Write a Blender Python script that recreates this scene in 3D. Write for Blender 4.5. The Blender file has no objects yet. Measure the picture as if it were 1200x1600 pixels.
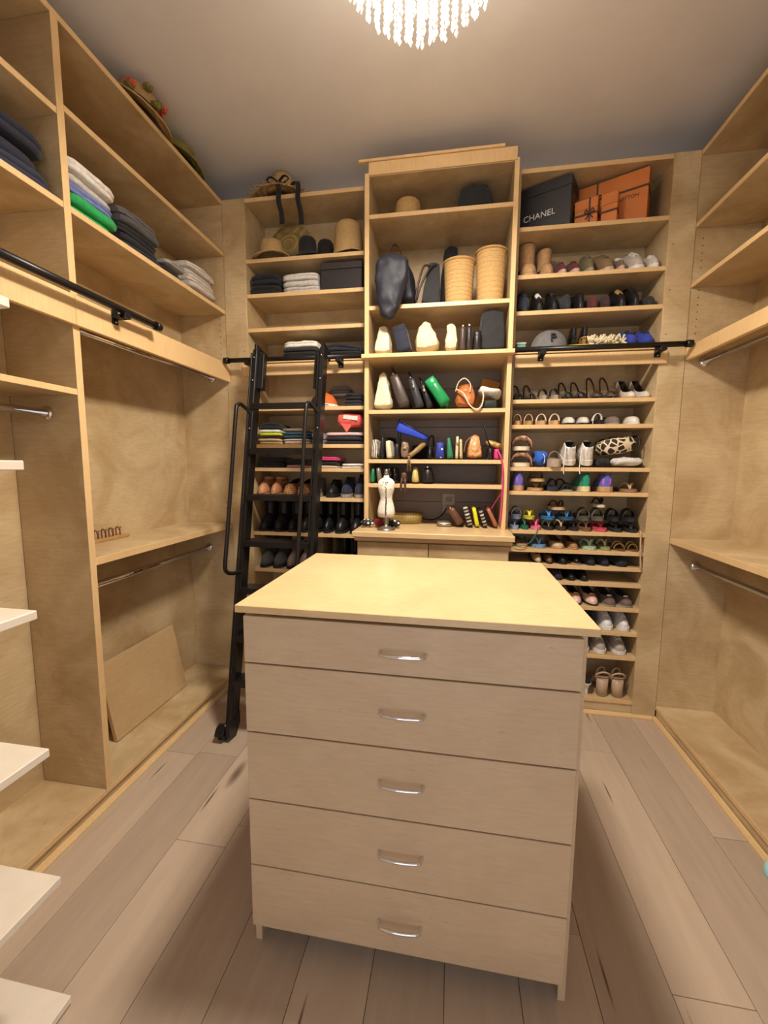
import bpy, bmesh, math, random
from mathutils import Vector, Matrix, noise
random.seed(7)
PI = math.pi
scene = bpy.context.scene

# ------------------------------------------------------------------ camera
CAMZ = 1.305; FPX = 648.48; PITCH = 0.1116; YAW = 0.1646; ROLL = 0.0069
_fw = Vector((-math.sin(YAW)*math.cos(PITCH), math.cos(YAW)*math.cos(PITCH), -math.sin(PITCH)))
_r0 = Vector((math.cos(YAW), math.sin(YAW), 0)); _u0 = _r0.cross(_fw)
_rt = math.cos(ROLL)*_r0 + math.sin(ROLL)*_u0; _up = -math.sin(ROLL)*_r0 + math.cos(ROLL)*_u0
cam_d = bpy.data.cameras.new('camera'); cam = bpy.data.objects.new('camera', cam_d)
scene.collection.objects.link(cam)
cam_d.sensor_fit = 'HORIZONTAL'; cam_d.sensor_width = 36; cam_d.lens = FPX*36/1200; cam_d.clip_start = 0.02
cam.matrix_world = Matrix(((_rt.x, _up.x, -_fw.x, 0), (_rt.y, _up.y, -_fw.y, 0), (_rt.z, _up.z, -_fw.z, CAMZ), (0, 0, 0, 1)))
scene.camera = cam

# ------------------------------------------------------------------ world, large lights, exposure
world = bpy.data.worlds.new('world'); scene.world = world; world.use_nodes = True
world.node_tree.nodes['Background'].inputs[0].default_value = (0.85, 0.88, 1.0, 1)
world.node_tree.nodes['Background'].inputs[1].default_value = 0.35
al = bpy.data.lights.new('doorway_daylight', 'AREA'); al.shape = 'RECTANGLE'; al.size = 1.1; al.size_y = 2.0
al.energy = 9; al.color = (0.92, 0.94, 1.0)
alo = bpy.data.objects.new('doorway_daylight', al); scene.collection.objects.link(alo)
alo.location = (0.1, -1.0, 1.06); alo.rotation_euler = (PI/2, 0, 0)
CRYSTAL_GLOW = 4.5; CRYSTAL_COLOR = (1.0, 0.88, 0.73, 1); LAMP_W = 40.0; LAMP_COLOR = (1.0, 0.885, 0.755)
vs = scene.view_settings
vs.view_transform = 'Standard'; vs.look = 'None'; vs.gamma = 1.0; vs.use_curve_mapping = False; vs.exposure = 0.22
scene.display_settings.display_device = 'sRGB'

# ------------------------------------------------------------------ helpers: photo pixel -> place on a real plane
def ray(u, v): return _fw + (u-600)/FPX*_rt - (v-800)/FPX*_up
def at(u, v, **k):
    d = ray(u, v); n, val = list(k.items())[0]; i = 'xyz'.index(n); c = (0, 0, CAMZ)
    t = (val-c[i])/d[i]
    return Vector((d.x*t, d.y*t, CAMZ+d.z*t))
def xat(u, y, z):
    k = (u-600)/FPX; dz = z-CAMZ
    a = _rt.x-k*_fw.x; b = (_rt.y-k*_fw.y)*y+(_rt.z-k*_fw.z)*dz
    return -b/a
def zat(u, v, y): return at(u, v, y=y).z

# ------------------------------------------------------------------ helpers: objects
COL = scene.collection
def link(name, data, parent=None):
    o = bpy.data.objects.new(name, data); COL.objects.link(o)
    if parent is not None: o.parent = parent
    return o
def tag(o, label=None, cat=None, group=None, kind=None):
    for k, v in (('label', label), ('category', cat), ('group', group), ('kind', kind)):
        if v: o[k] = v
    return o
def thing(name, label, cat, loc=(0, 0, 0), rz=0.0, group=None, rot=None):
    o = link(name, None); o.empty_display_size = 0.05
    o.location = loc; o.rotation_euler = rot if rot else (0, 0, rz)
    return tag(o, label, cat, group)
def dup(root, name=None, label=None, loc=None, rot=None, group=None, scale=None):
    def cp(o, par):
        c = o.copy(); COL.objects.link(c); c.parent = par
        for ch in list(o.children): cp(ch, c)
        return c
    r = cp(root, root.parent)
    if label: r['label'] = label
    if group: r['group'] = group
    if loc is not None: r.location = loc
    if rot is not None: r.rotation_euler = rot
    if scale is not None: r.scale = scale
    return r

class MB:
    """collects shapes into one mesh"""
    def __init__(s): s.v = []; s.f = []; s.m = []; s.sm = []
    def add(s, vs, fs, mi=0, smooth=False, M=None):
        n = len(s.v)
        s.v += [tuple(M @ Vector(p)) if M is not None else tuple(p) for p in vs]
        for f in fs:
            s.f.append([i+n for i in f]); s.m.append(mi); s.sm.append(smooth)
        return s
    def box(s, x0, x1, y0, y1, z0, z1, mi=0, M=None):
        vs = [(x, y, z) for z in (z0, z1) for y in (y0, y1) for x in (x0, x1)]
        return s.add(vs, [(0, 2, 3, 1), (4, 5, 7, 6), (0, 1, 5, 4), (2, 6, 7, 3), (0, 4, 6, 2), (1, 3, 7, 5)], mi, False, M)
    def cbox(s, x0, x1, y0, y1, z0, z1, c=0.003, mi=0, M=None):
        """box with chamfered edges"""
        bm = bmesh.new(); bmesh.ops.create_cube(bm, size=1)
        for v in bm.verts:
            v.co = Vector(((x0+x1)/2+v.co.x*(x1-x0), (y0+y1)/2+v.co.y*(y1-y0), (z0+z1)/2+v.co.z*(z1-z0)))
        bmesh.ops.bevel(bm, geom=bm.edges[:], offset=c, segments=1, affect='EDGES', clamp_overlap=True)
        bm.verts.index_update()
        s.add([v.co.copy() for v in bm.verts], [[v.index for v in f.verts] for f in bm.faces], mi, False, M); bm.free()
        return s
    def rings(s, rings, closed=True, caps=True, mi=0, smooth=True, M=None, mis=None):
        n = len(rings[0]); vs = [p for r in rings for p in r]; n0 = len(s.v)
        s.v += [tuple(M @ Vector(p)) if M is not None else tuple(p) for p in vs]
        for i in range(len(rings)-1):
            for j in range(n if closed else n-1):
                k = (j+1) % n
                s.f.append([n0+i*n+j, n0+i*n+k, n0+(i+1)*n+k, n0+(i+1)*n+j]); s.m.append(mis[j] if mis else mi); s.sm.append(smooth)
        if caps and closed:
            s.f.append([n0+j for j in range(n)][::-1]); s.m.append(mi); s.sm.append(False)
            s.f.append([n0+(len(rings)-1)*n+j for j in range(n)]); s.m.append(mi); s.sm.append(False)
        return s
    def tube(s, pts, r, n=8, mi=0, M=None, loop=False, flat=1.0, up=None, caps=True):
        """tube along a polyline; r number or list; flat<1 squashes the section along its second axis"""
        pts = [Vector(p) for p in pts]; N = len(pts); rs = r if isinstance(r, (list, tuple)) else [r]*N
        out = []; prev = None
        for i, p in enumerate(pts):
            a = pts[(i-1) % N] if (loop or i > 0) else p
            b = pts[(i+1) % N] if (loop or i < N-1) else p
            t = (b-a)
            t = t.normalized() if t.length > 1e-9 else Vector((0, 0, 1))
            if prev is None:
                h = Vector(up) if up is not None else (Vector((0, 0, 1)) if abs(t.z) < .9 else Vector((1, 0, 0)))
                e1 = t.cross(h).normalized()
            else:
                e1 = (prev-t*prev.dot(t)).normalized()
            prev = e1; e2 = t.cross(e1)
            out.append([p+(e1*math.cos(2*PI*k/n)+e2*math.sin(2*PI*k/n)*flat)*rs[i] for k in range(n)])
        if loop: out.append(out[0])
        return s.rings(out, True, caps and not loop, mi, True, M)
    def lathe(s, prof, n=20, mi=0, M=None, smooth=True, sx=1.0, sy=1.0, caps=False):
        """profile [(r,z)...] about z"""
        rg = [[(max(r, 1e-4)*math.cos(2*PI*k/n)*sx, max(r, 1e-4)*math.sin(2*PI*k/n)*sy, z) for k in range(n)] for r, z in prof]
        return s.rings(rg, True, caps, mi, smooth, M)
    def blob(s, sx, sy, sz, e=0.5, n=8, fn=None, mi=0, M=None, wr=0.0, seed=0, fr=14.0, ez=None):
        """rounded block of size sx,sy,sz standing on z=0; e small = boxy; fn deforms points given (p, unit coords); wr = wrinkle depth"""
        bm = bmesh.new(); bmesh.ops.create_cube(bm, size=2)
        bmesh.ops.subdivide_edges(bm, edges=bm.edges[:], cuts=n-1, use_grid_fill=True)
        ez = ez if ez is not None else e
        off = Vector((seed*3.17, seed*1.31, seed*.77)); vs = []
        for v in bm.verts:
            q = v.co.normalized()
            c = lambda a, ee: math.copysign(abs(a)**ee, a)
            m = max(abs(q.x), abs(q.y), abs(q.z))
            cube = q/m
            w = Vector((cube.x*(1-e)+c(q.x, .9)*e, cube.y*(1-e)+c(q.y, .9)*e, cube.z*(1-ez)+c(q.z, .9)*ez))
            p = Vector((w.x*sx/2, w.y*sy/2, (w.z+1)*sz/2))
            if fn: p = Vector(fn(p, w))
            if wr:
                d = (.35-1.6*abs(noise.noise(p*fr+off)))+.5*noise.noise(p*fr*2.3+off)
                p += q*d*wr
            vs.append(p)
        bm.verts.index_update()
        s.add(vs, [[v.index for v in f.verts] for f in bm.faces], mi, True, M); bm.free()
        return s
    def mesh(s, name, mats):
        me = bpy.data.meshes.new(name); me.from_pydata(s.v, [], s.f); me.update()
        for m in (mats if isinstance(mats, (list, tuple)) else [mats]): me.materials.append(m)
        me.polygons.foreach_set('material_index', s.m); me.polygons.foreach_set('use_smooth', s.sm)
        bm = bmesh.new(); bm.from_mesh(me); bmesh.ops.recalc_face_normals(bm, faces=bm.faces[:]); bm.to_mesh(me); bm.free()
        return me
    def build(s, name, mats, parent=None, loc=None, rot=None):
        o = link(name, s.mesh(name, mats), parent)
        if loc is not None: o.location = loc
        if rot is not None: o.rotation_euler = rot
        return o
def T(x=0, y=0, z=0, rx=0, ry=0, rz=0, s=1.0):
    return Matrix.Translation((x, y, z)) @ Matrix.Rotation(rz, 4, 'Z') @ Matrix.Rotation(ry, 4, 'Y') @ Matrix.Rotation(rx, 4, 'X') @ Matrix.Diagonal((s, s, s, 1) if not isinstance(s, tuple) else (*s, 1))
def arc(cx, cz, rx, rz, a0, a1, n=10, y=0.0, plane='xz'):
    o = []
    for i in range(n+1):
        a = a0+(a1-a0)*i/n
        p = (cx+rx*math.cos(a), cz+rz*math.sin(a))
        o.append((p[0], y, p[1]) if plane == 'xz' else ((y, p[0], p[1]) if plane == 'yz' else (p[0], p[1], y)))
    return o
def smooth_path(pts, k=6):
    """Catmull-Rom through points"""
    P = [Vector(p) for p in pts]; out = []
    for i in range(len(P)-1):
        a = P[max(i-1, 0)]; b = P[i]; c = P[i+1]; d = P[min(i+2, len(P)-1)]
        for j in range(k):
            t = j/k
            out.append(0.5*((2*b)+(c-a)*t+(2*a-5*b+4*c-d)*t*t+(-a+3*b-3*c+d)*t**3))
    out.append(P[-1]); return out

# ------------------------------------------------------------------ materials
def srgb(r, g, b):
    f = lambda c: (c/255/12.92) if c/255 <= .04045 else ((c/255+.055)/1.055)**2.4
    return (f(r), f(g), f(b), 1)
_mats = {}
def newmat(name):
    m = bpy.data.materials.new(name); m.use_nodes = True
    return m, m.node_tree, m.node_tree.nodes['Principled BSDF']
def N(nt, typ, **kw):
    n = nt.nodes.new(typ)
    for k, v in kw.items():
        if k == 'inp':
            for a, b in v.items(): n.inputs[a].default_value = b
        else: setattr(n, k, v)
    return n
def ramp(nt, stops, interp='LINEAR'):
    r = nt.nodes.new('ShaderNodeValToRGB'); r.color_ramp.interpolation = interp; el = r.color_ramp.elements
    while len(el) < len(stops): el.new(0.5)
    for e, (p, c) in zip(el, stops): e.position = p; e.color = c
    return r
def coords(nt, scale=(1, 1, 1), rand=True, src='Object'):
    tc = N(nt, 'ShaderNodeTexCoord'); mp = N(nt, 'ShaderNodeMapping'); mp.inputs['Scale'].default_value = scale
    nt.links.new(tc.outputs[src], mp.inputs['Vector'])
    if rand:
        oi = N(nt, 'ShaderNodeObjectInfo'); mul = N(nt, 'ShaderNodeMath', operation='MULTIPLY', inp={1: 37.0})
        nt.links.new(oi.outputs['Random'], mul.inputs[0]); cmb = N(nt, 'ShaderNodeCombineXYZ')
        for i in range(3): nt.links.new(mul.outputs[0], cmb.inputs[i])
        nt.links.new(cmb.outputs[0], mp.inputs['Location'])
    return mp
def mat_wood(name, base, dark, grain=(2, 2, 14), fleck=0.3, rough=0.42, mottled=0.25):
    """maple veneer: soft mottling, fine long grain, sparse darker flecks"""
    m, nt, b = newmat(name); L = nt.links.new
    mp = coords(nt, (1, 1, 1)); mg = coords(nt, grain)
    n1 = N(nt, 'ShaderNodeTexNoise', inp={'Scale': 3.4, 'Detail': 5.0, 'Roughness': .6, 'Distortion': .9})
    n2 = N(nt, 'ShaderNodeTexNoise', inp={'Scale': 9.0, 'Detail': 6.0, 'Roughness': .6, 'Distortion': .3})
    n3 = N(nt, 'ShaderNodeTexNoise', inp={'Scale': 22.0, 'Detail': 2.0, 'Distortion': 1.0})
    L(mp.outputs[0], n1.inputs['Vector']); L(mg.outputs[0], n2.inputs['Vector']); L(mg.outputs[0], n3.inputs['Vector'])
    r1 = ramp(nt, [(.38, (0, 0, 0, 1)), (.64, (1, 1, 1, 1))]); L(n1.outputs['Fac'], r1.inputs[0])
    r3 = ramp(nt, [(.66, (0, 0, 0, 1)), (.78, (1, 1, 1, 1))]); L(n3.outputs['Fac'], r3.inputs[0])
    mx1 = N(nt, 'ShaderNodeMix', data_type='RGBA'); mx1.inputs[6].default_value = base
    mx1.inputs[7].default_value = tuple(base[i]*(1-mottled)+dark[i]*mottled for i in range(3))+(1,); L(r1.outputs[0], mx1.inputs[0])
    r2 = ramp(nt, [(.38, (0, 0, 0, 1)), (.75, (1, 1, 1, 1))]); L(n2.outputs['Fac'], r2.inputs[0])
    s2 = N(nt, 'ShaderNodeMath', operation='MULTIPLY', inp={1: .35}); L(r2.outputs[0], s2.inputs[0])
    mx2 = N(nt, 'ShaderNodeMix', data_type='RGBA'); L(s2.outputs[0], mx2.inputs[0]); L(mx1.outputs[2], mx2.inputs[6]); mx2.inputs[7].default_value = dark
    s3 = N(nt, 'ShaderNodeMath', operation='MULTIPLY', inp={1: fleck}); L(r3.outputs[0], s3.inputs[0])
    mx3 = N(nt, 'ShaderNodeMix', data_type='RGBA'); L(s3.outputs[0], mx3.inputs[0]); L(mx2.outputs[2], mx3.inputs[6])
    mx3.inputs[7].default_value = tuple(c*.55 for c in dark[:3])+(1,)
    L(mx3.outputs[2], b.inputs['Base Color']); b.inputs['Roughness'].default_value = rough
    bp = N(nt, 'ShaderNodeBump', inp={'Strength': .06, 'Distance': .002}); L(n2.outputs['Fac'], bp.inputs['Height']); L(bp.outputs[0], b.inputs['Normal'])
    return m
def mat_plain(name, col, rough=.6, metal=0.0, var=.12, scale=30.0, bump=.15, coat=0.0, sheen=0.0):
    """coloured stuff with slight uneven tone and fine relief"""
    key = name
    if key in _mats: return _mats[key]
    m, nt, b = newmat(name); L = nt.links.new
    mp = coords(nt)
    n1 = N(nt, 'ShaderNodeTexNoise', inp={'Scale': scale, 'Detail': 3.0, 'Roughness': .6}); L(mp.outputs[0], n1.inputs['Vector'])
    r = ramp(nt, [(.3, tuple(c*(1-var) for c in col[:3])+(1,)), (.7, tuple(min(1, c*(1+var)) for c in col[:3])+(1,))])
    L(n1.outputs['Fac'], r.inputs[0]); L(r.outputs[0], b.inputs['Base Color'])
    b.inputs['Roughness'].default_value = rough; b.inputs['Metallic'].default_value = metal
    if coat: b.inputs['Coat Weight'].default_value = coat
    if sheen: b.inputs['Sheen Weight'].default_value = sheen
    if bump:
        bp = N(nt, 'ShaderNodeBump', inp={'Strength': bump, 'Distance': .003}); L(n1.outputs['Fac'], bp.inputs['Height']); L(bp.outputs[0], b.inputs['Normal'])
    _mats[key] = m
    return m
def cloth(r, g, b): return mat_plain('cloth_%d_%d_%d' % (r, g, b), srgb(r, g, b), .85, 0, .16, 60, .35, sheen=.1)
def leather(r, g, b): return mat_plain('leather_%d_%d_%d' % (r, g, b), srgb(r, g, b), .42, 0, .12, 90, .2)
def gloss(r, g, b): return mat_plain('gloss_%d_%d_%d' % (r, g, b), srgb(r, g, b), .22, 0, .06, 40, .03)
def straw(r, g, b):
    key = 'straw_%d_%d_%d' % (r, g, b)
    if key in _mats: return _mats[key]
    m, nt, bs = newmat(key); L = nt.links.new; mp = coords(nt, (1, 1, 1), False)
    w = N(nt, 'ShaderNodeTexWave', bands_direction='Z', inp={'Scale': 60.0, 'Distortion': 2.0, 'Detail': 2.0}); L(mp.outputs[0], w.inputs['Vector'])
    n = N(nt, 'ShaderNodeTexNoise', inp={'Scale': 120.0, 'Detail': 3.0}); L(mp.outputs[0], n.inputs['Vector'])
    c = srgb(r, g, b); mx = N(nt, 'ShaderNodeMath', operation='MULTIPLY'); L(w.outputs['Fac'], mx.inputs[0]); L(n.outputs['Fac'], mx.inputs[1])
    rp = ramp(nt, [(.1, tuple(k*.62 for k in c[:3])+(1,)), (.5, c)]); L(mx.outputs[0], rp.inputs[0]); L(rp.outputs[0], bs.inputs['Base Color'])
    bs.inputs['Roughness'].default_value = .8
    bp = N(nt, 'ShaderNodeBump', inp={'Strength': .5, 'Distance': .003}); L(mx.outputs[0], bp.inputs['Height']); L(bp.outputs[0], bs.inputs['Normal'])
    _mats[key] = m; return m
def mat_spots(name, c0, c1, scale, lo, hi, kind='vor', rough=.6):
    """animal print, dots, flecks: two colours split by a cell or noise texture"""
    if name in _mats: return _mats[name]
    m, nt, b = newmat(name); L = nt.links.new; mp = coords(nt, (1, 1, 1), False)
    if kind == 'vor':
        t = N(nt, 'ShaderNodeTexVoronoi', feature='DISTANCE_TO_EDGE', inp={'Scale': scale}); o = t.outputs['Distance']
    elif kind == 'dots':
        t = N(nt, 'ShaderNodeTexVoronoi', feature='F1', inp={'Scale': scale, 'Randomness': .35}); o = t.outputs['Distance']
    elif kind == 'wave':
        t = N(nt, 'ShaderNodeTexWave', inp={'Scale': scale, 'Distortion': 6.0, 'Detail': 2.0, 'Detail Scale': 1.2}); o = t.outputs['Fac']
    else:
        t = N(nt, 'ShaderNodeTexNoise', inp={'Scale': scale, 'Detail': 2.0}); o = t.outputs['Fac']
    L(mp.outputs[0], t.inputs['Vector'])
    r = ramp(nt, [(lo, c0), (hi, c1)]); L(o, r.inputs[0]); L(r.outputs[0], b.inputs['Base Color']); b.inputs['Roughness'].default_value = rough
    _mats[name] = m; return m
def mat_stripes(name, cols, scale, axis='Z', rough=.8):
    """woven stripes: repeated list of colours along one axis"""
    if name in _mats: return _mats[name]
    m, nt, b = newmat(name); L = nt.links.new; mp = coords(nt, (1, 1, 1), False)
    sp = N(nt, 'ShaderNodeSeparateXYZ'); L(mp.outputs[0], sp.inputs[0])
    mu = N(nt, 'ShaderNodeMath', operation='MULTIPLY', inp={1: scale}); L(sp.outputs['XYZ'.index(axis)], mu.inputs[0])
    fr = N(nt, 'ShaderNodeMath', operation='FRACT'); L(mu.outputs[0], fr.inputs[0])
    r = ramp(nt, [(i/len(cols), c) for i, c in enumerate(cols)], 'CONSTANT'); L(fr.outputs[0], r.inputs[0])
    L(r.outputs[0], b.inputs['Base Color']); b.inputs['Roughness'].default_value = rough
    _mats[name] = m; return m

MAPLE = mat_wood('maple_veneer', srgb(212, 190, 150), srgb(164, 132, 88), mottled=.62)
MAPLE_EDGE = mat_wood('maple_edge_band', srgb(228, 194, 142), srgb(196, 156, 102), grain=(14, 14, 2), fleck=.1)
MAPLE_LONG = mat_wood('maple_island', srgb(208, 182, 150), srgb(176, 148, 114), grain=(2, 14, 14), fleck=.4)
MAPLE_TOP = mat_wood('maple_tabletop', srgb(222, 194, 146), srgb(190, 152, 102), grain=(3, 12, 12), fleck=.55, rough=.3)
WHITE_WOOD = mat_wood('pale_shelf', srgb(232, 222, 206), srgb(214, 198, 176), fleck=.1)
PAINT = mat_plain('taupe_paint', srgb(232, 228, 226), .75, 0, .03, 4, .03)
BLACK_METAL = mat_plain('black_powder_coat', srgb(30, 28, 28), .35, .3, .1, 120, .05)
CHROME = mat_plain('chrome', srgb(225, 225, 228), .08, 1.0, .02, 20, 0)
STEEL = mat_plain('steel_bolt', srgb(200, 200, 200), .25, 1.0, .02, 20, 0)
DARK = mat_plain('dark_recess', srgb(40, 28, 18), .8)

def mat_floor():
    m, nt, b = newmat('oak_plank'); L = nt.links.new
    mp = coords(nt, (1, 1, 1)); mg = coords(nt, (9, 1.0, 9)); mk = coords(nt, (5.5, 1.5, 5.5)); mc = coords(nt, (26, 1.6, 20))
    oi = N(nt, 'ShaderNodeObjectInfo')
    tone = ramp(nt, [(0, srgb(174, 156, 138)), (.35, srgb(184, 165, 146)), (.7, srgb(193, 174, 154)), (1, srgb(179, 160, 141))]); L(oi.outputs['Random'], tone.inputs[0])
    n = N(nt, 'ShaderNodeTexNoise', inp={'Scale': 3.0, 'Detail': 7.0, 'Roughness': .62, 'Distortion': .5}); L(mg.outputs[0], n.inputs['Vector'])
    gr = ramp(nt, [(.25, (.86, .84, .82, 1)), (.7, (1.05, 1.04, 1.02, 1))]); L(n.outputs['Fac'], gr.inputs[0])
    mx = N(nt, 'ShaderNodeMix', data_type='RGBA', blend_type='MULTIPLY', inp={0: .8}); L(tone.outputs[0], mx.inputs[6]); L(gr.outputs[0], mx.inputs[7])
    v = N(nt, 'ShaderNodeTexVoronoi', feature='F1', inp={'Scale': .62}); L(mk.outputs[0], v.inputs['Vector'])
    kr = ramp(nt, [(.035, (1, 1, 1, 1)), (.10, (0, 0, 0, 1))]); L(v.outputs['Distance'], kr.inputs[0])
    mk2 = N(nt, 'ShaderNodeMix', data_type='RGBA'); L(kr.outputs[0], mk2.inputs[0]); L(mx.outputs[2], mk2.inputs[6]); mk2.inputs[7].default_value = srgb(70, 46, 32)
    c = N(nt, 'ShaderNodeTexVoronoi', feature='F1', inp={'Scale': .8, 'Randomness': 1.0}); L(mc.outputs[0], c.inputs['Vector'])
    cr = ramp(nt, [(.035, (1, 1, 1, 1)), (.10, (0, 0, 0, 1))]); L(c.outputs['Distance'], cr.inputs[0])
    mx3 = N(nt, 'ShaderNodeMix', data_type='RGBA'); L(cr.outputs[0], mx3.inputs[0]); L(mk2.outputs[2], mx3.inputs[6]); mx3.inputs[7].default_value = srgb(84, 58, 42)
    L(mx3.outputs[2], b.inputs['Base Color']); b.inputs['Roughness'].default_value = .42
    bp = N(nt, 'ShaderNodeBump', inp={'Strength': .12, 'Distance': .002}); L(n.outputs['Fac'], bp.inputs['Height']); L(bp.outputs[0], b.inputs['Normal'])
    return m
OAK = mat_floor()

# ------------------------------------------------------------------ room dimensions (metres)
XL, XLB, XR, XRB = -1.273, -1.552, 1.066, 1.335      # cabinet fronts and back panels, left and right
YB, YT, YW = 2.239, 2.152, 2.50                        # back unit front, tower front, back wall
ZT, ZBASE, ZC = 2.721, 0.072, 2.89                     # unit tops, unit floors, ceiling
YN = -0.75                                             # wall behind the camera
YD0, YD1 = 1.262, 1.288                                # left divider
BT = 0.020                                             # board thickness

# ------------------------------------------------------------------ the room
def struct(o): return tag(o, kind='structure')
fl = struct(MB().box(-1.62, 1.38, YN, 2.52, -.06, -.012).build('floor', mat_plain('subfloor', srgb(146, 122, 100), .8)))
PW = 0.187
nrow = 0; x = -1.30
while x < 1.09:
    y = YN-random.uniform(0, 1.2)
    while y < 2.26:
        ln = random.choice((1.22, 1.5, 1.83, .92)); y0 = max(y, YN); y1 = min(y+ln, 2.26)
        if y1-y0 > .05:
            g = .0007
            mb = MB().cbox(-PW/2+g, PW/2-g, -(y1-y0)/2+g, (y1-y0)/2-g, -.014, random.uniform(-.0005, 0), .0010)
            p = mb.build('plank', OAK, fl); p.location = (x+PW/2, (y0+y1)/2, 0)
        y += ln
    x += PW
struct(MB().box(-1.62, 1.38, YN-.1, 2.60, ZC, ZC+.08).build('ceiling', PAINT))
struct(MB().box(-1.72, 1.48, YW+.01, YW+.11, -.06, ZC).build('wall_back', PAINT))
struct(MB().box(-1.72, -1.60, YN-.1, YW+.01, -.06, ZC).build('wall_left', PAINT))
struct(MB().box(1.36, 1.48, YN-.1, YW+.01, -.06, ZC).build('wall_right', PAINT))
struct(MB().box(-1.60, -.50, YN-.1, YN, -.06, ZC).box(.70, 1.36, YN-.1, YN, -.06, ZC).box(-.50, .70, YN-.1, YN, 2.12, ZC).build('wall_near', PAINT))
struct(MB().cbox(-.58, -.50, YN-.02, YN+.018, 0, 2.20).cbox(.70, .78, YN-.02, YN+.018, 0, 2.20).cbox(-.50, .70, YN-.02, YN+.018, 2.12, 2.20).build('trim_1', WHITE_WOOD))
def quarter(x0, x1, y0, y1):
    mb = MB()
    if abs(x1-x0) < abs(y1-y0):
        mb.rings([[(x0, y, 0), (x1, y, 0), (x1, y, .006), (x0+(x1-x0)*.55, y, .016), (x0, y, .018)] for y in (y0, y1)], smooth=False)
    else:
        mb.rings([[(x, y0, 0), (x, y1, 0), (x, y1, .006), (x, y0+(y1-y0)*.55, .016), (x, y0, .018)] for x in (x0, x1)], smooth=False)
    return mb
struct(quarter(XL-.011, XL+.008, .76, YB-.004).build('trim_2', MAPLE_EDGE))
struct(quarter(XR+.002, XR-.014, .20, YB-.004).build('trim_3', MAPLE_EDGE))
struct(quarter(.27, XR-.016, YB+.002, YB-.016).build('trim_4', MAPLE_EDGE))
struct(quarter(XL+.016, -.47, YB+.002, YB-.016).build('trim_5', MAPLE_EDGE))

# ------------------------------------------------------------------ left closet: two bays
def shelf_x(par, xb, xf, y0, y1, ztop, th=BT, name='shelf', m=None):
    """shelf whose front edge runs along Y (left and right closets); edge band is a sub-part"""
    s = 1 if xf > xb else -1
    sh = MB().box(min(xb, xf-s*.003), max(xb, xf-s*.003), y0, y1, ztop-th, ztop).build(name, m or MAPLE, par)
    MB().cbox(min(xf-s*.003, xf), max(xf-s*.003, xf), y0, y1, ztop-th, ztop, .0008).build('edge_band', MAPLE_EDGE, sh)
    return sh
def shelf_y(par, x0, x1, yf, yb, ztop, th=BT, name='shelf'):
    sh = MB().box(x0, x1, yf+.003, yb, ztop-th, ztop).build(name, MAPLE, par)
    MB().cbox(x0, x1, yf, yf+.003, ztop-th, ztop, .0008).build('edge_band', MAPLE_EDGE, sh)
    return sh
def rod_y(par, x, z, y0, y1, r=.013):
    rd = MB().tube([(x, y0, z), (x, y1, z)], r, 16).build('closet_rod', CHROME, par)
    for y, sg in ((y0, 1), (y1, -1)):
        MB().lathe([(0, 0), (.024, 0), (.024, .004), (.017, .010), (.0, .010)], 18, M=T(x, y, z, rx=-sg*PI/2)).build('flange', CHROME, rd)
    return rd
def pegs(par, pts, axis):
    mb = MB()
    for p in pts:
        mb.lathe([(0, 0), (.0026, 0), (.0026, .0006), (0, .0006)], 8, M=T(*p, rx=(PI/2 if axis == '-y' else 0), ry=(0 if axis == '-y' else (PI/2 if axis == 'x' else -PI/2))))
    o = mb.build('peg_holes', DARK, par); tag(o, kind='stuff'); return o

lf = thing('closet_unit', 'maple hanging closet bay on the left wall beside the ladder', 'closet', (0, 0, 0), group='hanging closets')
MB().box(XLB-.012, XLB, YD1, YB, ZBASE, ZT).build('back_panel', MAPLE, lf)
dv = MB().box(XLB, XL-.003, YD0, YD1, ZBASE, ZT).build('side_panel', MAPLE, lf)
MB().cbox(XL-.003, XL, YD0, YD1, ZBASE, ZT, .0008).build('edge_band', MAPLE_EDGE, dv)
MB().box(XLB, XL-.001, YB, YB+.02, ZBASE, ZT).build('side_panel', MAPLE, lf)
for z in (2.458, 2.152): shelf_x(lf, XLB, XL, YD1, YB-.001, z)
shelf_x(lf, XLB, XL, YD1, YB-.001, ZT, name='top_panel')
shelf_x(lf, XLB, XL-.001, YD1, YB-.001, 1.862)
shelf_x(lf, XLB, XL, YD1, YB-.001, .964, .028)
shelf_x(lf, XLB, XL, YD0, YB-.001, ZBASE, .020, 'base_panel')
MB().box(XL-.024, XL-.012, YD0, YB, 0, ZBASE-.020).build('kick_board', MAPLE, lf)
MB().cbox(XL, XL+.018, YD0, YB-.006, 1.765, 1.862, .0015).build('rail_board', MAPLE_EDGE, lf)
rod_y(lf, -1.37, 1.792, YD1, YB-.001)
rod_y(lf, -1.43, .812, YD1, YB-.001)
pegs(lf, [(XL-.035, YB-.0003, z) for z in [1.92+.032*i for i in range(7)]+[1.02+.032*i for i in range(3)]], '-y')

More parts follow.
